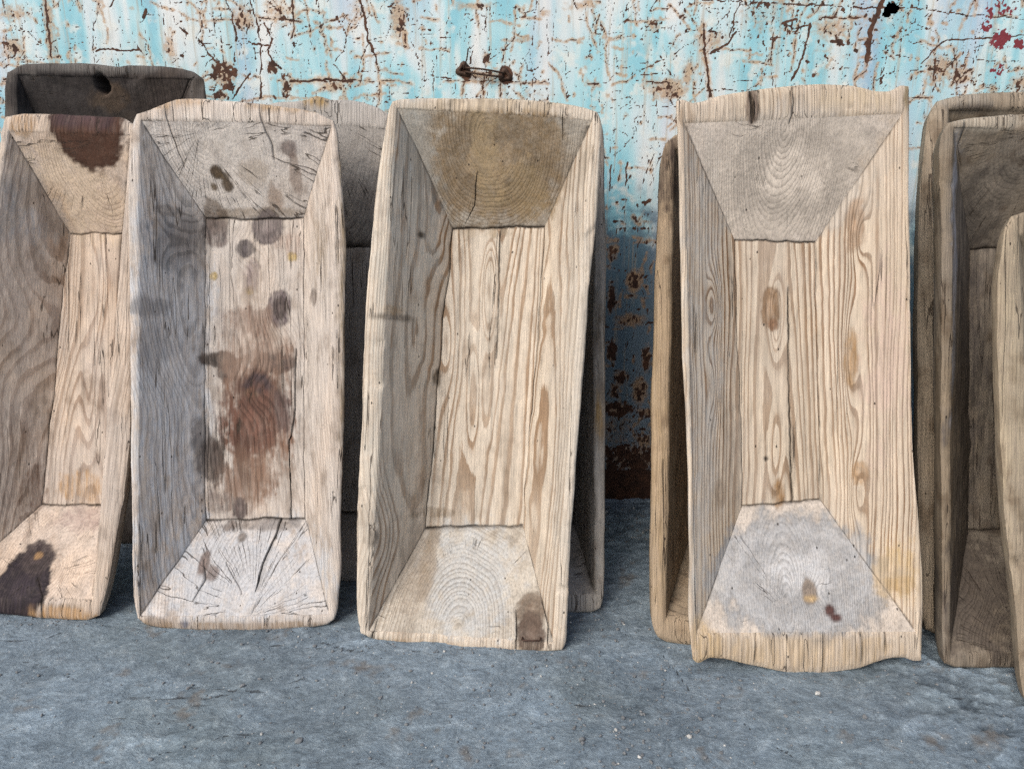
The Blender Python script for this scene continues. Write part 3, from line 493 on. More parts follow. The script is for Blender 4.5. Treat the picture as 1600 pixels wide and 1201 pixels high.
# ------------------------------------------------------------------ wood: growth rings round a pith line, as in a carved log
def wood(name, pith, early, late, sp=.0055, contrast=.8, grey=(.36, .36, .36), grey_amt=.35, seed=0., dirt=.35, checks=.5, end=False, warp=.022, relief=1., wiggle=.0045):
    N = NT(name); P = N.coord()
    o = (seed * 3.1, seed * 1.7, seed * 2.3)
    rv = N.xyz(N.attr('ringv').outputs['Vector']); lf = N.attr('lowf'); lo = N.xyz(lf.outputs['Color'])
    n2 = N.xyz(N.noise(N.vmul(P, (46., 9., 46.), o), 1., 3., .6)[1])
    rx = N.math('ADD', rv[0], N.math('MULTIPLY', N.math('SUBTRACT', n2[0], .5), wiggle)); rz = N.math('ADD', rv[1], N.math('MULTIPLY', N.math('SUBTRACT', n2[2], .5), wiggle))
    r = N.math('SQRT', N.math('ADD', N.math('MULTIPLY', rx, rx), N.math('MULTIPLY', rz, rz)))
    r = N.math('ADD', r, rv[2])
    nr = N.noise(N.comb(N.math('MULTIPLY', r, 55.), seed, 0.), 1., 1., .6)[0]
    t = N.math('ADD', N.math('DIVIDE', r, sp), N.math('MULTIPLY', nr, 2.6))
    f = N.math('FRACT', t)
    prof = N.ramp(f, [(0., 0.), (.42, .08), (.60, .38), (.70, 1.), (.93, 1.), (1., 0.)] if not end else [(0., 0.), (.35, .10), (.68, .55), (.86, 1.), (.95, .9), (1., 0.)])
    amp = N.step(lo[1], .3, .7, .6 if not end else .2, 1.)
    prof = N.math('MULTIPLY', prof, amp)
    c = N.mix(N.math('MULTIPLY', prof, contrast), early, late)
    tone = lo[0]
    c = N.mix(N.math('MULTIPLY', N.step(tone, .35, .68), grey_amt), c, grey)
    fib = N.noise(N.vmul(P, (420., 14., 420.) if not end else (240., 150., 240.), o), 1., 2., .6)[0]
    c = N.mix(1., c, N.ramp(fib, [(.25, .70), (.5, 1.), (.8, 1.22)]), 'MULTIPLY')
    streak = N.noise(N.vmul(P, (70., 2.2, 70.) if not end else (40., 30., 40.), o), 1., 2., .6)[0]
    c = N.mix(1., c, N.ramp(streak, [(.3, .80), (.5, 1.), (.75, 1.10)]), 'MULTIPLY')
    blot = N.math('ADD', lf.outputs['Alpha'], N.math('MULTIPLY', N.math('SUBTRACT', fib, .5), .12))
    c = N.mix(N.math('MULTIPLY', N.step(blot, .52, .76), dirt), c, N.mix(1., c, (.40, .34, .29), 'MULTIPLY'))
    c = N.mix(N.math('MULTIPLY', N.step(blot, .46, .28), .35), c, N.mix(1., c, (1.25, 1.22, 1.18), 'MULTIPLY'))
    # painted-on-by-age tints: stains, knots, patina
    ta = N.attr('tint')
    tn = N.noise(N.vmul(P, (130., 16., 130.) if not end else (90., 70., 90.), o), 1., 4., .7)[0]
    av = ta.outputs['Alpha']; am = N.math('MULTIPLY', N.math('MULTIPLY', av, N.math('SUBTRACT', 1.03, av)), N.math('MULTIPLY_ADD', tn, 10. if not end else 5., -5. if not end else -2.5))
    al = N.math('ADD', av, am, clamp=True)
    tc = N.mix(1., ta.outputs['Color'], N.ramp(N.math('MULTIPLY_ADD', prof, -.5, fib), [(0., .62), (.5, 1.06), (.9, 1.3)]), 'MULTIPLY')
    c = N.mix(al, c, tc)
    # drying checks
    if end:
        ang = N.math('ARCTAN2', rz, rx)
        cv = N.comb(N.math('MULTIPLY', ang, 5.), N.math('MULTIPLY', r, 2.5), seed)
        cn = N.noise(cv, 1.6, 3., .55)[0]; cm = lo[2]
    else:
        cn = N.noise(N.vmul(P, (48., 1.6, 48.), (o[2], o[0], o[1])), 1., 2.5, .5)[0]; cm = lo[2]
    ck = N.math('MULTIPLY', N.step(N.math('ABSOLUTE', N.math('SUBTRACT', cn, .5)), .0025, .011, 1., 0.), N.step(cm, .62 - .2 * checks, .70 - .2 * checks))
    c = N.mix(N.math('MULTIPLY', ck, .82), c, (.045, .033, .025))
    # pits, worm holes
    vo = N.n.new('ShaderNodeTexVoronoi'); N.put(vo.inputs['Vector'], N.vmul(P, (70., 40., 70.), o)); vo.inputs['Scale'].default_value = 1.
    wsel = N.xyz(vo.outputs['Color'])[0]
    hole = N.math('MULTIPLY', N.step(vo.outputs['Distance'], .07, .13, 1., 0.), N.math('GREATER_THAN', wsel, .86))
    c = N.mix(N.math('MULTIPLY', hole, .85), c, (.03, .022, .018))
    h = N.math('ADD', N.math('MULTIPLY', prof, .25), N.math('MULTIPLY', fib, .7))
    h = N.math('ADD', h, N.math('MULTIPLY', streak, .35))
    h = N.math('SUBTRACT', h, N.math('MULTIPLY', ck, 1.6)); h = N.math('SUBTRACT', h, N.math('MULTIPLY', hole, 1.5))
    return N.done(c, N.step(tone, .3, .7, .72, .88), N.bump(h, .75 * relief, .0016), .22)

def simple(name, color, rough=.6, metal=0., var=.3, scale=60., bump=.3):
    N = NT(name); P = N.coord(); n = N.noise(P, scale, 4., .65)[0]
    c = N.mix(N.step(n, .35, .68), color, tuple(v * (1 - var) for v in color))
    return N.done(c, rough, N.bump(n, bump, .001), .3, metal)

# ------------------------------------------------------------------ mesh helpers
def link_mesh(name, verts, faces, mats, parent=None, matidx=None, smooth=True, attrs=None):
    me = bpy.data.meshes.new(name)
    me.vertices.add(len(verts)); me.vertices.foreach_set('co', np.asarray(verts, 'f').ravel())
    faces = np.asarray(faces, 'i'); k = faces.shape[1]
    me.loops.add(faces.size); me.loops.foreach_set('vertex_index', faces.ravel())
    me.polygons.add(len(faces)); me.polygons.foreach_set('loop_start', np.arange(len(faces), dtype='i') * k)
    try: me.polygons.foreach_set('loop_total', np.full(len(faces), k, 'i'))
    except Exception: pass
    for m in mats: me.materials.append(m)
    if matidx is not None: me.polygons.foreach_set('material_index', np.asarray(matidx, 'i'))
    me.polygons.foreach_set('use_smooth', np.full(len(faces), smooth))
    for an, (kind, data) in (attrs or {}).items():
        a = me.attributes.new(an, kind, 'POINT')
        a.data.foreach_set({'FLOAT_COLOR': 'color', 'FLOAT_VECTOR': 'vector'}.get(kind, 'value'), np.asarray(data, 'f').ravel())
    me.update(); me.validate()
    ob = bpy.data.objects.new(name, me); col.objects.link(ob)
    if parent: ob.parent = parent
    return ob
def tag(o, label=None, cat=None, group=None, kind=None):
    for k, v in (('label', label), ('category', cat), ('group', group), ('kind', kind)):
        if v: o[k] = v
    return o
def gridfaces(nv, nu, off=0, flip=False):
    a = (np.arange(nv - 1)[:, None] * nu + np.arange(nu - 1)[None, :]).ravel() + off
    f = np.stack([a, a + 1, a + nu + 1, a + nu], 1)
    return f[:, ::-1] if flip else f
def tube(name, pts, rad, mat, parent=None, sides=8, closed=False):
    pts = [Vector(p) for p in pts]; V = []; n = len(pts); prev = None
    for i, p in enumerate(pts):
        d = (pts[min(i + 1, n - 1)] - pts[max(i - 1, 0)]).normalized()
        a = d.cross(Vector((0.13, .31, .94))).normalized() if prev is None else (prev - d * prev.dot(d)).normalized()
        prev = a; b = d.cross(a); r = rad[i] if isinstance(rad, (list, tuple)) else rad
        for k in range(sides):
            t = 2 * math.pi * k / sides; V.append(p + a * (r * math.cos(t)) + b * (r * math.sin(t)))
    Fc = [(i * sides + k, i * sides + (k + 1) % sides, (i + 1) * sides + (k + 1) % sides, (i + 1) * sides + k) for i in range(n - 1) for k in range(sides)]
    return link_mesh(name, [tuple(v) for v in V], Fc, [mat], parent)
def poly_at(pl, s):
    pl = np.asarray(pl, float); seg = np.r_[0, np.cumsum(np.linalg.norm(np.diff(pl, axis=0), axis=1))]; seg /= seg[-1]
    return np.stack([np.interp(s, seg, pl[:, 0]), np.interp(s, seg, pl[:, 1])], -1)
def smooth_poly(pl, n=90):
    p = poly_at(pl, np.linspace(0, 1, n)); q = p.copy()
    for _ in range(1): q[1:-1] = (q[:-2] + 2 * q[1:-1] + q[2:]) / 4
    return q

# ------------------------------------------------------------------ the carved troughs
RIM_U = np.array([0, .07, .2, .5, .8, .93, 1.]); RIM_Z = -np.array([1., .42, .1, 0., .1, .38, .85])
def build_trough(key, name, label, mats, cell=.0055, edge=.0048, seed=0, rimmat=True, wob=1., thick=None):
    D = TR[key]; d = D['d']; back = D['back']
    root = bpy.data.objects.new(name, None); col.objects.link(root)
    root.empty_display_size = .1
    root.location = D['loc']; root.rotation_euler = Matrix.Rotation(D['yaw'], 3, 'Z').to_4x4().to_3x3().__matmul__(Matrix.Rotation(math.radians(90 - D['lean']), 3, 'X')).to_euler()
    tag(root, label, 'trough', 'carved wooden troughs leaning on the steel wall')
    ir = {k: np.array(v) for k, v in D['ir'].items()}; fl = {k: np.array(v) for k, v in D['fl'].items()}
    OL, OR_, OT, OB = (smooth_poly(D[k]) for k in ('left', 'right', 'top', 'bot'))
    L = ir['TL'][1] - ir['BL'][1]; nv = int(L / cell)
    s = np.linspace(0, 1, nv); s = np.r_[0, .004, s[1:-1][(s[1:-1] > .006) & (s[1:-1] < .994)], .996, 1]; nv = len(s)
    wl_ = np.linalg.norm(ir['BL'] - fl['BL']); w = np.linspace(0, 1, max(10, int(max(wl_, d) / cell))); w = np.r_[w[:-1], 1 - .25 * w[1], 1]; nw = len(w)
    hs = np.linspace(0, 1, 9)
    bk = {}
    cx = sum(v[0] for v in fl.values()) / 4; cy = sum(v[1] for v in fl.values()) / 4
    for k, v in fl.items(): bk[k] = np.array([v[0] + (.02 if 'R' in k else -.02), v[1] + (.02 if 'T' in k else -.02)])
    line = lambda a, b, t: a[None] + (b - a)[None] * t[:, None]
    # centre columns with cracks as knots
    cr = D['cracks']; nbase = int((ir['TR'][0] - ir['TL'][0]) / cell)
    cinfo = []
    for pl, hw, dep in cr:
        pl = np.array(sorted(pl, key=lambda q: q[1])); cinfo.append([pl, hw * 1.2e-3 / 2, dep * 1e-3])
    def columns(xl, xr, yy):
        """per row: u of every column, and crack depth there"""
        n = len(yy); ks = []
        for pl, hw, dep in cinfo:
            yc = np.clip(yy, pl[0, 1], pl[-1, 1]); xc = np.interp(yc, pl[:, 1], pl[:, 0])
            xc = xc + .0016 * noise3(np.stack([yc * 55, yc * 0 + seed, yc * 0 + 3.3], 1))
            # u measured on the reference rows of the crack itself so it stays put outside its range
            ks.append((np.clip((xc - xl) / (xr - xl), .015, .985), np.where((yy >= pl[0, 1] - .002) & (yy <= pl[-1, 1] + .002), 1., 0.) * np.clip(np.minimum(yy - pl[0, 1], pl[-1, 1] - yy) / .03 + .3, .15, 1), hw, dep))
        order = np.argsort([k[0].mean() for k in ks]) if ks else []
        knots = [np.zeros(n)] + [ks[i][0] for i in order] + [np.ones(n)]
        for i in range(1, len(knots)): knots[i] = np.maximum(knots[i], knots[i - 1] + (.012 if i < len(knots) - 1 else 0))
        U, Z, Dk = [], [], []
        segn = SEG
        for i in range(len(knots) - 1):
            a, b = knots[i], knots[i + 1]; m = segn[i]
            ins = .35 / max(m, 2)
            for j in range(1 if i else 0, m if i < len(knots) - 2 else m + 1):
                U.append(a + (b - a) * j / m); Z.append(np.zeros(n)); Dk.append(np.zeros(n))
            if i < len(knots) - 2:
                _, act, hw, dep = ks[order[i]]; hwu = np.maximum(hw * act / (xr - xl), 2e-5)
                for q, zz, dk in ((-1., 0, .5), (-.45, 1., 1.), (.45, 1., 1.), (1., 0, .5)):
                    U.append(b + q * hwu); Z.append(-dep * act * zz * (act > 0)); Dk.append(dk * (act > 0))
        return np.stack(U, 1), np.stack(Z, 1), np.stack(Dk, 1)
    # column counts per segment, fixed for the whole trough
    ref = np.sort([np.clip((c[0][:, 0].mean() - ir['BL'][0]) / (ir['BR'][0] - ir['BL'][0]), .02, .98) for c in cinfo]) if cinfo else np.array([])
    ed = np.r_[0, ref, 1]; SEG = [max(3, int(round(nbase * (ed[i + 1] - ed[i])))) for i in range(len(ed) - 1)]
    parts = {k: dict(v=[], f=[], m=[], n=0, dk=[], inn=[]) for k in ('left', 'right', 'top', 'bot', 'floor', 'left_rim', 'right_rim', 'top_rim', 'bot_rim')}
    made = {}
    def add(part, xyz, flip=False, mat=0, dk=None, groove=None, inner=True):
        q = parts[part + '_rim' if mat else part]; a, b = xyz.shape[:2]
        q['f'].append(gridfaces(a, b, q['n'], flip)); q['m'].append(np.full((a - 1) * (b - 1), mat)); q['n'] += a * b
        q['v'].append(xyz.reshape(-1, 3)); q['dk'].append((np.zeros((a, b)) if dk is None else dk).ravel()); q['inn'].append(np.full(a * b, 1. if inner else 0.))
    E = edge; IZ = RIM_Z[-1] * E
    def sides(O, a, b, fa, fb, ba, bb, part, left):
        o = poly_at(O, s); i = line(a, b, s); f = line(fa, fb, s); f[:, 0] += wav(s, 1 if left else 2); bb_ = line(ba, bb, s)
        rim = np.zeros((nv, 7, 3)); rim[..., :2] = o[:, None] + (i - o)[:, None] * RIM_U[None, :, None]; rim[..., 2] = RIM_Z[None] * E
        inn = np.zeros((nv, nw, 3)); inn[..., :2] = i[:, None] + (f - i)[:, None] * w[None, :, None]; inn[..., 2] = IZ + (-d - IZ) * w[None]
        inn[:, -1, 2] -= groove_z(f)
        hul = np.zeros((nv, 9, 3)); hul[..., :2] = o[:, None] + (bb_ - o)[:, None] * (hs ** 1.7)[None, :, None]; hul[..., 2] = -E + (-(d + back) + E) * hs[None]
        if left:
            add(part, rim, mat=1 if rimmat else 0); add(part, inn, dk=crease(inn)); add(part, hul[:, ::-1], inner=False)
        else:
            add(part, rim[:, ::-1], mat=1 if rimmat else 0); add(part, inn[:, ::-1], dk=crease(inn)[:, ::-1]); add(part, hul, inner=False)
    tp = lambda q: np.minimum(1, 9 * q * (1 - q))
    def wav(q, k_):
        return tp(q) * (.0048 * noise3(np.stack([q * 6 + k_ * 5.3, q * 0 + seed, q * 0 + .5], 1)) + .0016 * noise3(np.stack([q * 27 + k_ * 9.1, q * 0 + seed, q * 0 + .5], 1)))
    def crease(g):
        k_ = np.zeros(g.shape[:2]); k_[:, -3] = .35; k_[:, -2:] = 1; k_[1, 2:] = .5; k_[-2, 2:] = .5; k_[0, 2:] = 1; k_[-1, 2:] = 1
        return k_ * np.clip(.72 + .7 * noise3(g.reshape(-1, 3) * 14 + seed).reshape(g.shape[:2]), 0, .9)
    def groove_z(xy):
        return .0038 + .003 * noise3(np.stack([xy[:, 0] * 30, xy[:, 1] * 30, xy[:, 0] * 0 + seed], 1))
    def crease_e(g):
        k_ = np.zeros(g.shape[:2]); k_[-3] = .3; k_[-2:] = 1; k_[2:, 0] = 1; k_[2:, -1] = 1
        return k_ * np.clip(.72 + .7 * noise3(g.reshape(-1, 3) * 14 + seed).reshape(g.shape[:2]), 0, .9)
    def ends(O, a, b, fa, fb, ba, bb, part, top):
        # rows: rim outer -> inner -> floor ; columns along x
        def rows(Pl, Pr, ys):   # evaluate columns for straight rows from Pl to Pr
            return columns(Pl[:, 0], Pr[:, 0], ys)
        # inner wall
        l = line(a, fa, w); r = line(b, fb, w); U, Z, Dk = rows(l, r, (l[:, 1] + r[:, 1]) / 2)
        inn = np.zeros((nw, U.shape[1], 3)); inn[..., :2] = l[:, None] + (r - l)[:, None] * U[..., None]; inn[..., 2] = (IZ + (-d - IZ) * w)[:, None] + Z
        for q in range(9): inn[-1 - q, :, 1] += .8 * wav(U[-1], 3 if top else 4) * (1 - q / 9)
        g = inn[-1, :, :2]; inn[-1, :, 2] -= groove_z(g)
        u0 = U[0]
        # rim strip
        ol, orr = poly_at(O, np.zeros(1))[0], poly_at(O, np.ones(1))[0]
        rim = np.zeros((7, U.shape[1], 3)); Zr = np.zeros((7, U.shape[1])); Dr = np.zeros_like(Zr)
        for k, ru in enumerate(RIM_U):
            lo = ol + (a - ol) * ru; ro = orr + (b - orr) * ru
            yr = (poly_at(O, np.array([.5]))[0][1] * (1 - ru) + (a[1] + b[1]) / 2 * ru)
            uu, zz, dd = columns(np.array([lo[0]]), np.array([ro[0]]), np.array([yr]))
            oo = poly_at(O, uu[0]); ii = a[None] + (b - a)[None] * uu[0][:, None]
            rim[k, :, :2] = oo + (ii - oo) * ru; rim[k, :, 2] = RIM_Z[k] * E + zz[0]; Dr[k] = dd[0]
        rim[-1] = inn[0]
        oo = rim[0]
        bl = ba[None] + (bb - ba)[None] * u0[:, None]
        hul = np.zeros((9, len(u0), 3)); hul[..., :2] = oo[None, :, :2] + (bl - oo[:, :2])[None] * (hs ** 1.5)[:, None, None]; hul[..., 2] = oo[None, :, 2] + (-(d + back) - oo[:, 2])[None] * hs[:, None]
        fl_ = not top
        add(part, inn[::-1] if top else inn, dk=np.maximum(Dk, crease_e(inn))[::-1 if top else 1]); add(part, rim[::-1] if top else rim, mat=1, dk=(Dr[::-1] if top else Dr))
        add(part, hul if top else hul[::-1], inner=False)
    sides(OL, ir['BL'], ir['TL'], fl['BL'], fl['TL'], bk['BL'], bk['TL'], 'left', True)
    sides(OR_, ir['BR'], ir['TR'], fl['BR'], fl['TR'], bk['BR'], bk['TR'], 'right', False)
    ends(OT, ir['TL'], ir['TR'], fl['TL'], fl['TR'], bk['TL'], bk['TR'], 'top', True)
    ends(OB, ir['BL'], ir['BR'], fl['BL'], fl['BR'], bk['BL'], bk['BR'], 'bot', False)
    l = line(fl['BL'], fl['TL'], s); r = line(fl['BR'], fl['TR'], s); l[:, 0] += wav(s, 1); r[:, 0] += wav(s, 2)
    U, Z, Dk = columns(l[:, 0], r[:, 0], (l[:, 1] + r[:, 1]) / 2)
    F = np.zeros((nv, U.shape[1], 3)); F[..., :2] = l[:, None] + (r - l)[:, None] * U[..., None]; F[..., 2] = -d + Z
    for q in range(9): F[q, :, 1] += .8 * wav(U[0], 4) * (1 - q / 9); F[-1 - q, :, 1] += .8 * wav(U[-1], 3) * (1 - q / 9)
    for e in ((0, slice(None)), (-1, slice(None)), (slice(None), 0), (slice(None), -1)): F[e][..., 2] = -d - groove_z(F[e][..., :2])
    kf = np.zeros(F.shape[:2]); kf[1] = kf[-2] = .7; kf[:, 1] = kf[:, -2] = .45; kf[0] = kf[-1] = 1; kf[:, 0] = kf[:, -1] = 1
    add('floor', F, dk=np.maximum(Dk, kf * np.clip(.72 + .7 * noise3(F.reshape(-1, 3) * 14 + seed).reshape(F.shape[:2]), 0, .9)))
    l = line(bk['BL'], bk['TL'], s); r = line(bk['BR'], bk['TR'], s)
    B = np.zeros((nv, 12, 3)); B[..., :2] = l[:, None] + (r - l)[:, None] * np.linspace(0, 1, 12)[None, :, None]; B[..., 2] = -(d + back)
    add('floor', B, flip=True, inner=False)
    names = dict(left='side_wall', right='side_wall', top='end_wall', bot='end_wall', floor='floor')
    sd = np.array([seed * 7.7, seed * 3.3, seed * 5.1])
    for k, q in parts.items():
        v = np.concatenate(q['v']); f = np.concatenate(q['f']); m = np.concatenate(q['m']); dk = np.concatenate(q['dk'])
        p0 = v.copy()
        # hand-carved unevenness (continuous over the part borders)
        for ax_ in range(3):
            v[:, ax_] += wob * (.0030 * noise3(p0 * 5 + sd + ax_ * 9.1) + .0015 * noise3(p0 * np.array([22, 14, 22]) + sd + ax_ * 4.7) + .0004 * noise3(p0 * 62 + sd + ax_ * 2.7))
        v[:, 2] += wob * .0011 * noise3(p0 * np.array([75, 40, 75]) + sd)
        if 'hole' in D['marks']:
            hx_, hy_, _ = D['marks']['hole']; v[:, 2] -= .045 * np.clip((.0165 - np.hypot(p0[:, 0] - hx_, (p0[:, 1] - hy_) * .8)) / .005, 0, 1) * (p0[:, 2] > -.1)
        rimm = np.clip(1 - np.abs(p0[:, 2]) / .012, 0, 1)
        v += (rimm * wob * .0007 * np.minimum(0, fbm(p0 * 45 + sd, 2) - .05))[:, None] * np.array([.4, .4, 1.6])
        v += (-.0045 * rimm * np.clip((noise3(p0 * 19 + sd * 2) - .42) * 9, 0, 1) * wob)[:, None] * np.array([0, 0, 1.])
        # tints
        rgb = np.zeros((len(v), 3)); al = np.zeros(len(v))
        wn_ = fbm(p0 * np.array([34, 14, 34]) + sd, 3); wn2 = fbm(p0 * np.array([90, 60, 90]) + sd, 3)
        for (bx, by), rx_, ry_, c_, a_, soft in D['blobs']:
            dd = np.sqrt(((p0[:, 0] - bx) / rx_) ** 2 + ((p0[:, 1] - by) / ry_) ** 2) + (.01 + .8 * soft) * wn_ + (.03 + .45 * soft) * wn2
            so = max(soft * .6, .8 * cell / min(rx_, ry_)); e = np.clip((1 + so - dd) / (2 * so), 0, 1); e = e * e * (3 - 2 * e) * a_
            c_ = np.array(c_)
            if soft <= .4 and rx_ > .008:
                c_ = c_[None] * (1 - (.55 if soft <= .2 else .35) * np.exp(-((dd - .93) / .16) ** 2) + .25 * np.sin(dd * 9))[:, None].clip(.2, 1.3)
            else: c_ = np.repeat(c_[None], len(v), 0)
            na = e + al * (1 - e); sel = na > 1e-4
            rgb[sel] = (c_[sel] * e[sel, None] + rgb[sel] * (al * (1 - e))[sel, None]) / na[sel, None]; al = na
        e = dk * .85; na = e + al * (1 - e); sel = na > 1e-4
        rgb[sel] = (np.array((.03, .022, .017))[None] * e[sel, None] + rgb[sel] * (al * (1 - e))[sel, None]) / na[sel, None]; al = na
        pa, pb = np.array(D['pith'][0]), np.array(D['pith'][1]); tt = (p0[:, 1] - pa[1]) / (pb[1] - pa[1])
        sn = p0 * np.array([5., 1.5, 5.]) + sd; wa = mats[2]
        RX = p0[:, 0] - (pa[0] + (pb[0] - pa[0]) * tt) + wa * (noise3(sn) + .4 * noise3(sn * 2.3 + 8)); RZ = p0[:, 2] - (pa[2] + (pb[2] - pa[2]) * tt) + wa * (noise3(sn + 33) + .4 * noise3(sn * 2.3 + 50))
        lowf = np.stack([.5 + .34 * fbm(p0 * np.array([7, 2.4, 7]) + sd + 3, 4, .6), .5 + .4 * noise3(p0 * np.array([9, 2.5, 9]) + sd + 9), .5 + .36 * noise3(p0 * (np.array([16, 16, 16]) if k in ('top', 'bot') else np.array([12, 5, 12])) + sd + 21), .5 + .3 * fbm(p0 * np.array([22, 12, 22]) + sd + 13, 4, .62)], 1)
        wp = np.zeros(len(v))
        for (bx, by), rx_, ry_, a_ in D['warps']:
            wp += 1.8 * a_ * np.exp(-((p0[:, 0] - bx) / rx_) ** 2 - ((p0[:, 1] - by) / ry_) ** 2)
        ms = [mats[1] if k in ('top', 'bot') else mats[0], mats[3]]
        made[k] = link_mesh('rim' if 'rim' in k else names[k], v, f, [ms[1]] if 'rim' in k else ms[:1], made[k[:-4]] if 'rim' in k else root, None, True, {'tint': ('FLOAT_COLOR', np.c_[rgb, al]), 'ringv': ('FLOAT_VECTOR', np.stack([RX, RZ, wp], 1)), 'lowf': ('FLOAT_COLOR', lowf)})
    return root

def wood_pair(key, **kw):
    endkw = {k[4:]: kw.pop(k) for k in list(kw) if k.startswith('end_')}
    a = wood('wood_' + key + '_long', TR[key]['pith'], **kw)
    k2 = dict(kw); k2.update(endkw); b = wood('wood_' + key + '_end', TR[key]['pith'], end=True, **k2)
    k3 = dict(kw); k3.update(contrast=kw.get('contrast', .8) * .5, checks=.9, grey_amt=.4); c = wood('wood_' + key + '_rim', TR[key]['pith'], **k3)
    return a, b, kw.get('warp', .022) * .8, c

# ------------------------------------------------------------------ ground: worn grey rock-like paving, one sheet to the horizon
def axis(lo, hi, a, b, step, grow=1.25):
    c = list(np.arange(a, b, step)); st = step
    while c[-1] < hi: st *= grow; c.append(c[-1] + st)
    st = step; pre = []; x = a
    while x > lo: st *= grow; x -= st; pre.append(x)
    return np.array(pre[::-1] + c)
def seg_dist(px, pz, a, b):
    ax, az = a; bx, bz = b; dx, dz = bx - ax, bz - az; L2 = dx * dx + dz * dz + 1e-12
    t = np.clip(((px - ax) * dx + (pz - az) * dz) / L2, 0, 1)
    return np.hypot(px - ax - t * dx, pz - az - t * dz), t
def build_ground():
    gx = axis(-60, 60, -1.35, 1.35, .0055); gy = axis(-60, 60, .85, 2.05, .0055)
    X, Y = np.meshgrid(gx, gy); p = np.stack([X.ravel(), Y.ravel(), np.zeros(X.size)], 1)
    near = np.clip(1.6 - np.abs(p[:, 1] - 1.4) / 1.2, 0, 1) * np.clip(2.2 - np.abs(p[:, 0]), 0, 1)
    q = p.copy(); ca, sa = math.cos(.12), math.sin(.12)
    q[:, 0], q[:, 1] = p[:, 0] * ca + p[:, 1] * sa, -p[:, 0] * sa + p[:, 1] * ca
    q = q + .03 * np.stack([noise3(p * 6), noise3(p * 6 + 40), p[:, 0] * 0], 1)
    rough = np.clip(.55 + .8 * noise3(p * 1.3 + 5) + .35 * p[:, 0], .25, 1.25)
    st = q * np.array([1., 1.7, 1.])
    rid = fbm(st * 8 + 9, 4, .55); fl1 = fbm(st * 30 + 2, 3, .6)
    cr1 = np.clip(1 - np.abs(fbm(st * 13 + 61, 4, .6)) * 7, 0, 1) * np.clip(noise3(p * 4 + 19) * 1.6 + .35, 0, 1)
    h = .0060 * fbm(st * 3 + 3, 3) + .8 * rough * (.013 * np.minimum(np.abs(rid), .4) + .0055 * fl1 - .008 * cr1)
    gtone = .5 + rough * (.55 * (np.abs(rid) - .22) + .22 * fl1 - .22 * cr1) + .16 * fbm(p * 3.1 + 40, 3)
    h -= .004 * np.clip(.03 - np.abs(fbm(q * np.array([1.6, 3.4, 1]) + 31, 4)), 0, 1) / .03 * np.clip(noise3(p * 1.7 + 77) + .15, 0, .6)
    jj = p + .010 * np.stack([noise3(p * 14 + 3), noise3(p * 14 + 60), p[:, 0] * 0], 1) + .004 * np.stack([noise3(p * 50 + 3), noise3(p * 50 + 60), p[:, 0] * 0], 1)
    crk = np.zeros(len(p)); rg = random.Random(3); lines = list(GCRACKS)
    for i in range(16):
        x, y = rg.uniform(-1.2, 1.2), rg.uniform(.9, 1.45); a = rg.gauss(0, .35); pl = [(x, y)]
        for k in range(5): a += rg.gauss(0, .3); pl.append((pl[-1][0] + .05 * math.cos(a), pl[-1][1] + .05 * math.sin(a)))
        lines.append(pl)
    zone = np.where(near > .3)[0]
    for pl in lines:
        for k in range(len(pl) - 1):
            mm = zone[(np.abs(p[zone, 0] - (pl[k][0] + pl[k + 1][0]) / 2) < .14) & (np.abs(p[zone, 1] - (pl[k][1] + pl[k + 1][1]) / 2) < .1)]
            if len(mm): crk[mm] = np.maximum(crk[mm], np.clip(1 - seg_dist(jj[mm, 0], jj[mm, 1], pl[k], pl[k + 1])[0] / .007, 0, 1) * np.clip(.85 + .8 * noise3(p[mm] * 20 + 8), .2, 1))
    h -= .003 * np.clip(crk * 2 - 1, 0, 1)
    p[:, 2] = h * near - .004
    N = NT('grey_rock_paving'); P = N.coord(); PS = N.vmul(P, (1., 1.25, 1.))
    warpn = N.noise(P, 7., 2.)[1]
    wv = N.n.new('ShaderNodeVectorMath'); wv.operation = 'MULTIPLY_ADD'; N.put(wv.inputs[0], warpn); wv.inputs[1].default_value = (.08, .08, .08); N.put(wv.inputs[2], PS)
    a = N.noise(wv.outputs[0], 26., 5., .68)[0]; b = N.noise(wv.outputs[0], 110., 3., .7)[0]; big = N.noise(P, 2.4, 2., .6)[0]; fine = N.noise(P, 480., 2., .7)[0]
    c = N.ramp(a, [(.25, (.105, .138, .168)), (.42, (.162, .207, .247)), (.56, (.20, .25, .292)), (.68, (.27, .325, .368)), (.8, (.40, .445, .48))])
    c = N.mix(1., c, N.ramp(N.attr('gtone').outputs['Fac'], [(.2, (.36, .38, .40)), (.45, (.88, .89, .90)), (.62, (1.1, 1.12, 1.14)), (.85, (1.75, 1.8, 1.86))]), 'MULTIPLY')
    c = N.mix(1., c, N.ramp(b, [(.3, .74), (.5, 1.), (.7, 1.3)]), 'MULTIPLY')
    c = N.mix(N.math('MULTIPLY', N.step(big, .45, .7), .5), c, N.mix(1., c, (.86, .84, .74), 'MULTIPLY'))
    c = N.mix(1., c, N.ramp(fine, [(.3, .78), (.5, 1.), (.7, 1.25)]), 'MULTIPLY')
    br = N.noise(P, 9., 3., .7)[0]
    c = N.mix(N.math('MULTIPLY', N.step(br, .58, .70), .6), c, (.15, .125, .10))
    vo = N.n.new('ShaderNodeTexVoronoi'); N.put(vo.inputs['Vector'], P); vo.inputs['Scale'].default_value = 150.
    sp = N.math('MULTIPLY', N.step(vo.outputs['Distance'], .16, .3, 1., 0.), N.math('GREATER_THAN', N.xyz(vo.outputs['Color'])[1], .965))
    c = N.mix(N.math('MULTIPLY', sp, .6), c, (.55, .55, .53))
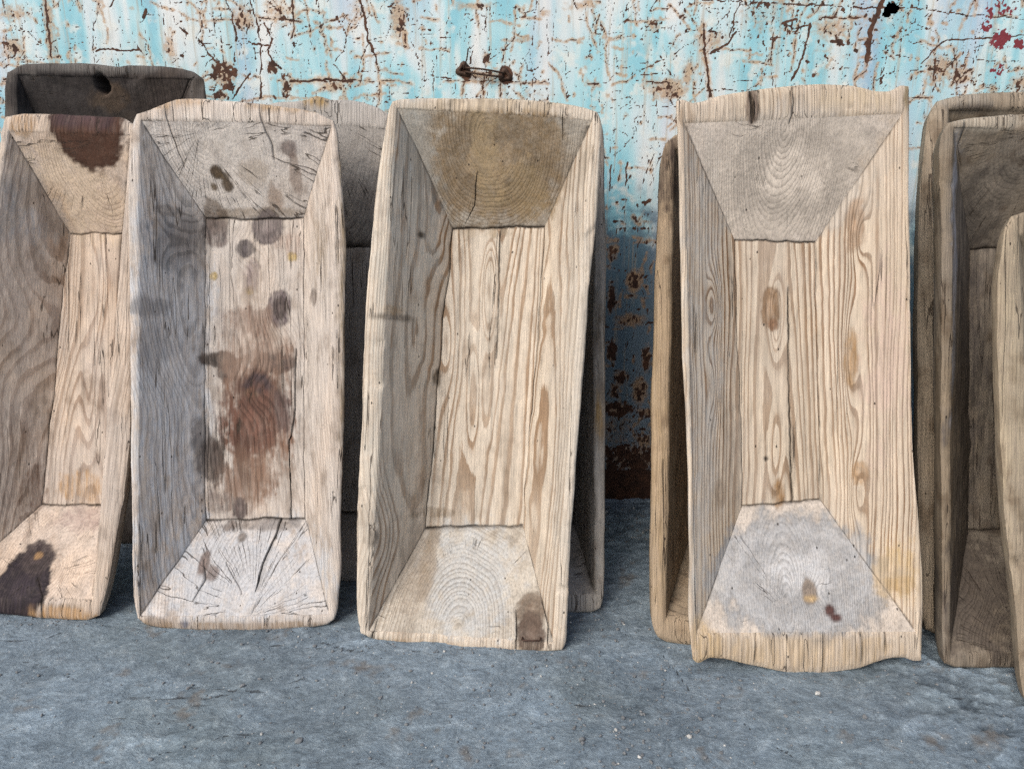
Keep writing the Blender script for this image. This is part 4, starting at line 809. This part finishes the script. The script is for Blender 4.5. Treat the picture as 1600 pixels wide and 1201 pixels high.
    ck = N.step(N.math('ADD', N.attr('crk').outputs['Fac'], N.math('MULTIPLY', N.math('SUBTRACT', b, .5), .5)), .66, .82)
    c = N.mix(N.math('MULTIPLY', ck, .75), c, (.03, .032, .035))
    hh = N.math('ADD', N.math('MULTIPLY', a, 1.6), N.math('ADD', N.math('MULTIPLY', b, .9), N.math('MULTIPLY', fine, .35)))
    hh = N.math('SUBTRACT', hh, N.math('MULTIPLY', ck, .8))
    mat = N.done(c, .78, N.bump(hh, .8, .0032), .35)
    g = link_mesh('ground', p, gridfaces(len(gy), len(gx)), [mat], attrs={'crk': ('FLOAT', crk), 'gtone': ('FLOAT', np.where(near > 0, gtone, .5))}); tag(g, kind='structure')
    return gx, gy, p[:, 2].reshape(X.shape)
GX, GY, GH = build_ground()
def gz(x, y):
    return float(GH[min(np.searchsorted(GY, y), len(GY) - 1), min(np.searchsorted(GX, x), len(GX) - 1)])

# ------------------------------------------------------------------ the painted steel wall (side of a raised steel box)
def build_wall():
    root = bpy.data.objects.new('steel_wall', None); col.objects.link(root); root.location = (0, WALL_Y, 0)
    tag(root, 'flat steel wall with flaking pale blue and white paint, scratches and rust', 'wall')
    gx = axis(-4.2, 4.2, -1.5, 1.5, .0026, 1.35); gz_ = np.r_[np.arange(WALL_BOTTOM, .93, .006), np.arange(.93, 1.36, .0026)]
    z = gz_[-1]; st = .0026
    while z < 2.5: st *= 1.3; z += st; gz_ = np.r_[gz_, min(z, 2.5)]
    gx = np.clip(gx, -4.2, 4.2); gx = np.unique(gx)
    X, Z = np.meshgrid(gx, gz_); sh = X.shape; X = X.ravel(); Z = Z.ravel(); n = X.size
    p3 = np.stack([X, Z, X * 0], 1)
    jx = X + .004 * noise3(p3 * 45) + .0018 * noise3(p3 * 140 + 5); jz = Z + .004 * noise3(p3 * 45 + 30) + .0018 * noise3(p3 * 140 + 50)
    rust = np.zeros(n); orange = np.zeros(n); crim = np.zeros(n)
    R2 = np.arange(n).reshape(sh)
    def box(x0, x1, z0, z1):
        i0, i1 = np.searchsorted(gx, [x0, x1]); k0, k1 = np.searchsorted(gz_, [z0, z1])
        return R2[k0:k1, i0:i1].ravel()
    rnd = random.Random(5)
    strokes = [(pl, w, a, halo) for pl, w, a, halo in STROKES]
    # many further small scratches, chips and drips of the same sort, over the whole sheet
    for i in range(4000):
        x, z = (rnd.uniform(.18, .46), rnd.uniform(.08, .95)) if i >= 3600 else (rnd.uniform(-1.4, 1.4), rnd.uniform(.95, 1.34)) if i % 3 else (rnd.uniform(-2.2, 2.2), rnd.uniform(.1, 2.4))
        kind = rnd.random()
        if kind < .34:
            L = rnd.uniform(.002, .007); a = rnd.uniform(0, 3.14); w = rnd.uniform(.0009, .0024)
        elif kind < .50:
            L = rnd.expovariate(28) + .008; a = rnd.choice([0, 0, .05, -.04]) + rnd.gauss(0, .03); w = rnd.uniform(.0006, .0013)
        elif kind < .72:
            L = rnd.expovariate(26) + .008; a = 1.57 + rnd.gauss(0, .1); w = rnd.uniform(.0006, .0014)
        else:
            L = rnd.expovariate(32) + .006; a = rnd.uniform(0, 3.14); w = rnd.uniform(.0006, .0016)
        pts = [(x, z)]
        m = 1 if L < .01 else 3
        for q in range(m):
            a2 = a + rnd.gauss(0, .22); pts.append((pts[-1][0] + math.cos(a2) * L / m, pts[-1][1] + math.sin(a2) * L / m))
        strokes.append((pts, w, rnd.uniform(.62, 1.), 1 if rnd.random() < .22 else 0))
    brk = fbm(p3 * 38 + 71, 3, .6)
    for pl, w, a, halo in strokes:
        for k in range(len(pl) - 1):
            m = w * 3 + .012 + (.02 if halo else 0)
            idx = box(min(pl[k][0], pl[k + 1][0]) - m, max(pl[k][0], pl[k + 1][0]) + m, min(pl[k][1], pl[k + 1][1]) - m, max(pl[k][1], pl[k + 1][1]) + m)
            if not len(idx): continue
            dd, t = seg_dist(jx[idx], jz[idx], pl[k], pl[k + 1])
            ww = max(w * .52, .0007)
            rust[idx] = np.maximum(rust[idx], (a + .28 * brk[idx]) * np.clip(1.15 - .65 * dd / ww, 0, 1))
            if halo: orange[idx] = np.maximum(orange[idx], .6 * np.exp(-(dd / (w * 1.5 + .005)) ** 2))
    spk = fbm(p3 * np.array([85, 70, 1]), 4, .62); spk2 = fbm(p3 * np.array([30, 24, 1]) + 11, 4, .6)
    for (bx, bz), rx, rz, kind, a in WBLOBS:
        idx = box(bx - rx * 2.2, bx + rx * 2.2, bz - rz * 2.2, bz + rz * 2.2)
        if not len(idx): continue
        d2 = ((X[idx] - bx) / rx) ** 2 + ((Z[idx] - bz) / rz) ** 2; e = np.exp(-d2 * .9)
        full = a >= 1.
        v = e * a + (0 if full else .55) * e * spk[idx] * 1.3 + .25 * e * spk2[idx]
        if kind == 0: rust[idx] = np.maximum(rust[idx], v); orange[idx] = np.maximum(orange[idx], e * .7)
        elif kind == 1: orange[idx] = np.maximum(orange[idx], e * (a + .15)); rust[idx] = np.maximum(rust[idx], v * .78)
        else: crim[idx] = np.maximum(crim[idx], v + .1)
    # flecks wherever the paint has gone thin, more at the foot of the sheet
    big = fbm(p3 * np.array([3.2, 2.6, 1]) + 3, 4)
    rust = np.maximum(rust, .10 + .72 * spk * np.clip(.6 + big * .9, .1, 1.2) + .16 * big)
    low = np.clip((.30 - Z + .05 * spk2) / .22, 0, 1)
    rust = np.maximum(rust, low * (.62 + .5 * spk2 + .25 * spk)); rust = np.maximum(rust, np.clip((.12 - Z) / .06, 0, 1))  # heavy rust at the foot; the dark of the gap is painted in with it
    orange = np.maximum(orange, np.clip(.5 * big + .1, 0, .6))
    dent = .0035 * fbm(p3 * 2.2 + 9, 3)
    Y = dent - .0003 * np.clip((.5 - rust) / .12, 0, 1)   # paint film stands proud of the rusted steel
    # the torn hole
    hx, hz = .898, 1.267
    ang = np.arctan2(Z - hz, X - hx); hr = .0185 * (1 + .16 * np.sin(2 * ang + .6) + .12 * np.sin(3 * ang + 2) + .07 * np.sin(7 * ang))
    inside = (np.hypot(X - hx, (Z - hz)) < hr)
    f = gridfaces(sh[0], sh[1]); f = f[~inside[f].all(1)]
    N = NT('flaking_painted_steel'); P = N.coord(); PV = N.vmul(P, (1., 1., .22))
    va = N.noise(PV, 9., 3., .6, .4)[0]; vb = N.noise(N.vmul(P, (1., 1., .12)), 34., 2., .6)[0]; vc = N.noise(PV, 4.2, 2., .55, .3)[0]; vd = N.noise(P, 16., 3., .65)[0]
    c = N.ramp(va, [(.30, (.21, .46, .57)), (.42, (.27, .56, .65)), (.50, (.41, .65, .71)), (.57, (.57, .69, .73)), (.66, (.71, .735, .73))])
    c = N.mix(N.math('MULTIPLY', N.step(vc, .52, .64), .6), c, N.ramp(vb, [(.3, (.34, .44, .62)), (.7, (.47, .53, .66))]))
    c = N.mix(N.math('MULTIPLY', N.step(vd, .52, .66), .7), c, (.71, .735, .70))
    c = N.mix(N.math('MULTIPLY', N.step(vb, .56, .72), .55), c, (.74, .76, .73))
    # darker blue paint low down, with the gap's shade put into its colour
    pz = N.xyz(P)[2]; gap_shade = N.step(N.math('ADD', pz, N.math('MULTIPLY', N.math('SUBTRACT', vd, .5), .5)), .84, .70)
    c = N.mix(N.math('MULTIPLY', gap_shade, .88), c, N.ramp(va, [(.35, (.085, .14, .20)), (.65, (.14, .21, .28))]))
    drip = N.noise(N.vmul(P, (1., 1., .045)), 85., 2., .6)[0]
    c = N.mix(N.math('MULTIPLY', N.step(drip, .55, .70), .5), c, (.42, .36, .27))
    dirt = N.noise(N.vmul(P, (1., 1., .3)), 60., 3., .7)[0]
    c = N.mix(N.math('MULTIPLY', N.step(dirt, .5, .8), .35), c, (.36, .36, .33))
    fine = N.noise(P, 210., 3., .7)[0]; mid = N.noise(P, 70., 3., .65)[0]
    og = N.math('ADD', N.attr('orange').outputs['Fac'], N.math('MULTIPLY', N.math('SUBTRACT', mid, .5), .9))
    c = N.mix(N.math('MULTIPLY', N.step(og, .26, .70), .78), c, N.ramp(fine, [(.3, (.30, .15, .07)), (.6, (.52, .33, .17)), (.8, (.66, .52, .36))]))
    rr = N.math('ADD', N.attr('rust').outputs['Fac'], N.math('MULTIPLY', N.math('SUBTRACT', fine, .5), .34))
    rm = N.step(rr, .50, .58)
    rc = N.ramp(N.noise(P, 38., 3., .7)[0], [(.3, (.032, .019, .016)), (.5, (.075, .038, .026)), (.68, (.13, .062, .037)), (.85, (.23, .12, .065))])
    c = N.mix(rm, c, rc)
    cr_ = N.math('ADD', N.attr('crimson').outputs['Fac'], N.math('MULTIPLY', N.math('SUBTRACT', fine, .5), .5))
    c = N.mix(N.step(cr_, .5, .56), c, (.19, .035, .045))
    hh = N.math('ADD', N.math('MULTIPLY', N.math('SUBTRACT', 1., rm), .8), N.math('ADD', N.math('MULTIPLY', fine, N.math('MULTIPLY_ADD', rm, .7, .12)), N.math('MULTIPLY', mid, .2)))
    mat = N.done(c, N.step(rm, 0., 1., .5, .9), N.bump(hh, .45, .0011), .3)
    v = np.stack([X, Y, Z], 1)
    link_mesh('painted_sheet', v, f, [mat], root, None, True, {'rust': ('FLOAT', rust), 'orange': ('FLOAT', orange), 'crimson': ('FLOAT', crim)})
    # the rest of the raised box behind the sheet
    dark = simple('rusted_brown_steel', (.10, .06, .045), .85)
    def plate(nm, a, b, m=dark):
        (x0, y0, z0), (x1, y1, z1) = a, b
        V = [(x0, y0, z0), (x1, y0, z0), (x1, y1, z0), (x0, y1, z0), (x0, y0, z1), (x1, y0, z1), (x1, y1, z1), (x0, y1, z1)]
        return link_mesh(nm, V, [(0, 3, 2, 1), (4, 5, 6, 7), (0, 1, 5, 4), (1, 2, 6, 5), (2, 3, 7, 6), (3, 0, 4, 7)], [m], root, None, False)
    plate('roof', (-4.2, .006, 2.45), (4.2, 2.3, 2.498))
    plate('back_plate', (-4.2, 2.3, WALL_BOTTOM), (4.2, 2.34, 2.5))
    for sx in (-1, 1):
        plate('end_plate', (min(sx * 4.2, sx * 4.16), .006, WALL_BOTTOM + .055), (max(sx * 4.2, sx * 4.16), 2.295, 2.445))
    # rusty wire drawn through two holes in the sheet
    wm = simple('rusty_wire', (.075, .045, .032), .6, .5, .4, 300.)
    a, b = Vector((-.118, -.004, 1.134)), Vector((-.016, -.004, 1.121))
    def arc(off, dz, lift):
        return [(a.lerp(b, t) + Vector((0, -lift * math.sin(math.pi * t) ** .5 + (.02 if t in (0, 1) else 0), dz * math.sin(math.pi * t) + off))) for t in [i / 14 for i in range(15)]]
    w1 = tube('wire', arc(.004, .002, .013), .0023, wm, root); w2 = tube('wire', arc(-.004, -.002, .012), .0023, wm, root)
    tube('wire', [a + Vector((0, .01, .0)), a + Vector((.002, -.008, .004)), a + Vector((.010, -.013, .022)), a + Vector((.014, -.014, .046))], .0017, wm, root)
    hm = simple('hole_black', (.012, .009, .008), .9)
    for c0, rr_ in ((a, .011), (b, .010)):
        V = []; 
        for k in range(16):
            t = k * math.pi / 8; q = rr_ * (1 + .25 * math.sin(3 * t + rr_ * 900))
            V += [(c0.x + 1.5 * q * math.cos(t), -.0015, c0.z + 1.5 * q * math.sin(t)), (c0.x + 1.05 * q * math.cos(t), -.0052, c0.z + 1.05 * q * math.sin(t)), (c0.x + .5 * q * math.cos(t), -.004, c0.z + .5 * q * math.sin(t)), (c0.x + .3 * q * math.cos(t), .004, c0.z + .3 * q * math.sin(t))]
        Fc = [(4 * k + j, 4 * ((k + 1) % 16) + j, 4 * ((k + 1) % 16) + j + 1, 4 * k + j + 1) for k in range(16) for j in range(3)]
        link_mesh('rust_crust', V, Fc, [wm], root)
    return root
build_wall()

# ------------------------------------------------------------------ build the troughs
m = wood_pair('T1', early=(.54, .44, .355), late=(.29, .20, .14), sp=.0072, contrast=.9, grey=(.42, .40, .39), grey_amt=.35, seed=1., dirt=.45, warp=.03, end_contrast=.6, end_sp=.006, end_early=(.58, .47, .38), end_late=(.36, .26, .19))
build_trough('T1', 'dough_trough', 'pale tan trough with dark purple-brown patches at both ends, leftmost in front', m, seed=1, cell=.0038)
m = wood_pair('T2', early=(.53, .46, .40), late=(.33, .26, .21), sp=.006, contrast=.6, grey=(.47, .45, .43), grey_amt=.45, seed=2., dirt=.5, checks=.55, end_early=(.58, .53, .49), end_late=(.34, .28, .24), end_sp=.0062, end_checks=.9)
build_trough('T2', 'dough_trough', 'weathered grey-white trough with dark stains and a long crack in its floor', m, seed=2, cell=.0038)
m = wood_pair('T3', early=(.56, .49, .405), late=(.25, .16, .095), sp=.0072, contrast=.95, grey=(.52, .48, .42), grey_amt=.25, seed=3., dirt=.3, checks=.1, end_early=(.46, .42, .36), end_late=(.25, .20, .15), end_sp=.0062)
t3 = build_trough('T3', 'dough_trough', 'cream trough with brown upper end and a stapled repair at its lower right corner', m, seed=3, cell=.0045)
m4 = wood_pair('T4', early=(.55, .465, .365), late=(.20, .115, .06), sp=.0068, contrast=1., grey=(.48, .42, .365), grey_amt=.3, seed=4., dirt=.15, checks=.0, warp=.018, end_early=(.54, .48, .42), end_late=(.42, .36, .31), end_sp=.0045, end_contrast=.5)
build_trough('T4', 'dough_trough', 'broad striped pine trough with scroll-shaped ends and grey end faces', m4, seed=4, wob=.45, cell=.0038)
m = wood_pair('T5', early=(.23, .185, .135), late=(.10, .075, .05), sp=.006, contrast=.7, grey=(.2, .19, .18), grey_amt=.4, seed=5., dirt=.7, checks=.8)
build_trough('T5', 'dough_trough', 'dark brown trough with pale worn rim just right of the scroll-ended trough', m, seed=5)
m = wood_pair('T6', early=(.27, .215, .155), late=(.15, .11, .075), sp=.006, contrast=.5, grey=(.38, .33, .26), grey_amt=.4, seed=6., dirt=.8)
build_trough('T6', 'dough_trough', 'short tan trough cut by the right edge, in front of the dark one', m, seed=6)
m = wood_pair('BL', early=(.085, .068, .058), late=(.04, .032, .027), sp=.007, contrast=.6, grey=(.13, .13, .13), grey_amt=.4, seed=7., dirt=.5)
build_trough('BL', 'dough_trough', 'blackened trough with a hole in its upper end, behind at the far left', m, seed=7, cell=.0055)
m = wood_pair('B2', early=(.40, .37, .34), late=(.25, .22, .20), sp=.007, contrast=.5, grey=(.36, .36, .36), grey_amt=.5, seed=8., dirt=.5)
build_trough('B2', 'dough_trough', 'grey round-topped trough behind, between the stained and the cream troughs', m, seed=8, cell=.008)
m = wood_pair('B3', early=(.36, .33, .29), late=(.22, .18, .15), sp=.007, contrast=.5, grey=(.34, .34, .34), grey_amt=.6, seed=9., dirt=.5)
build_trough('B3', 'dough_trough', 'grey trough mostly hidden behind the cream trough with the stapled repair', m, seed=9, cell=.008, edge=.009)
m = wood_pair('B4', early=(.38, .29, .20), late=(.21, .145, .09), sp=.007, contrast=.5, grey=(.32, .27, .21), grey_amt=.4, seed=10., dirt=.7)
build_trough('B4', 'dough_trough', 'brown thick-rimmed trough peeking out behind the left of the scroll-ended trough', m, seed=10, cell=.008, edge=.011)
m = wood_pair('B5', early=(.31, .25, .185), late=(.15, .115, .08), sp=.007, contrast=.8, grey=(.27, .24, .20), grey_amt=.5, seed=11., dirt=.7)
build_trough('B5', 'dough_trough', 'grey-brown round-cornered trough behind the dark one at the right', m, seed=11, cell=.008, edge=.014)

# iron staple closing the repair of the cream trough
iron = simple('rusty_iron', (.085, .05, .038), .6, .4, .4, 250.)
px_, py_, pz_ = TR['T3']['marks']['patch']
tube('staple', [(px_ - .015, py_ - .012, pz_ - .002), (px_ - .015, py_ - .012, pz_ + .019), (px_ - .012, py_ - .0125, pz_ + .0215), (px_ + .018, py_ - .011, pz_ + .0215), (px_ + .021, py_ - .011, pz_ + .019), (px_ + .021, py_ - .011, pz_ - .002)], .0017, iron, t3)

# ------------------------------------------------------------------ loose grit and chips on the ground
def grit():
    rnd = random.Random(11); V = []; Fc = []; MI = []
    ico = [(0, 0, 1), (.9, 0, .4), (.28, .85, .4), (-.72, .52, .4), (-.72, -.52, .4), (.28, -.85, .4), (.72, .52, -.4), (-.28, .85, -.4), (-.9, 0, -.4), (-.28, -.85, -.4), (.72, -.52, -.4), (0, 0, -1)]
    tri = [(0, 1, 2), (0, 2, 3), (0, 3, 4), (0, 4, 5), (0, 5, 1), (1, 6, 2), (2, 7, 3), (3, 8, 4), (4, 9, 5), (5, 10, 1), (6, 7, 2), (7, 8, 3), (8, 9, 4), (9, 10, 5), (10, 6, 1), (11, 7, 6), (11, 8, 7), (11, 9, 8), (11, 10, 9), (11, 6, 10)]
    spots = [(rnd.gauss(.05, .5), rnd.uniform(.95, 1.5), rnd.choice([.001, .0014, .002, .003])) for _ in range(900)]
    spots += [(rnd.gauss(.2, .12), rnd.uniform(1.0, 1.3), rnd.choice([.0015, .002, .003])) for _ in range(160)]
    spots += [(rnd.uniform(.24, .42), rnd.uniform(1.74, 1.95), rnd.choice([.002, .003, .0045])) for _ in range(90)]
    for D_ in TR.values():
        x0, y0, _ = D_['loc']; hw_ = (D_['ir']['BR'][0] - D_['ir']['BL'][0]) / 2; mx = (D_['ir']['BR'][0] + D_['ir']['BL'][0]) / 2
        spots += [(x0 + mx + rnd.uniform(-hw_, hw_) * 1.1, y0 + math.tan(D_['yaw']) * 0 - abs(rnd.gauss(0, .018)), rnd.choice([.0008, .0012, .002])) for _ in range(60)]
    spots += [(.118, 1.062, .0065), (.30, 1.07, .005), (.56, 1.18, .0045), (-.36, 1.065, .006), (-.50, 1.2, .004), (.62, 1.12, .005), (-.05, 1.15, .004)]
    for x, y, s_ in spots:
        b = len(V); sx, sy, sz = (s_ * rnd.uniform(.6, 1.5) for _ in range(3)); a = rnd.uniform(0, 6.28)
        for q in ico:
            j = rnd.uniform(.75, 1.2); X_, Y_ = q[0] * sx * j, q[1] * sy * j
            V.append((x + X_ * math.cos(a) - Y_ * math.sin(a), y + X_ * math.sin(a) + Y_ * math.cos(a), gz(x, y) + sz * .45 + q[2] * sz * .7 * j))
        k = 0 if rnd.random() < .07 else 1
        for t in tri: Fc.append(tuple(b + i for i in t)); MI.append(k)
    o = link_mesh('grit', V, Fc, [simple('pale_grit', (.55, .55, .53), .8), simple('grey_grit', (.20, .21, .22), .85)], None, MI, False)
    tag(o, 'loose grit and pale stone chips scattered over the grey ground', 'grit', kind='stuff')
grit()
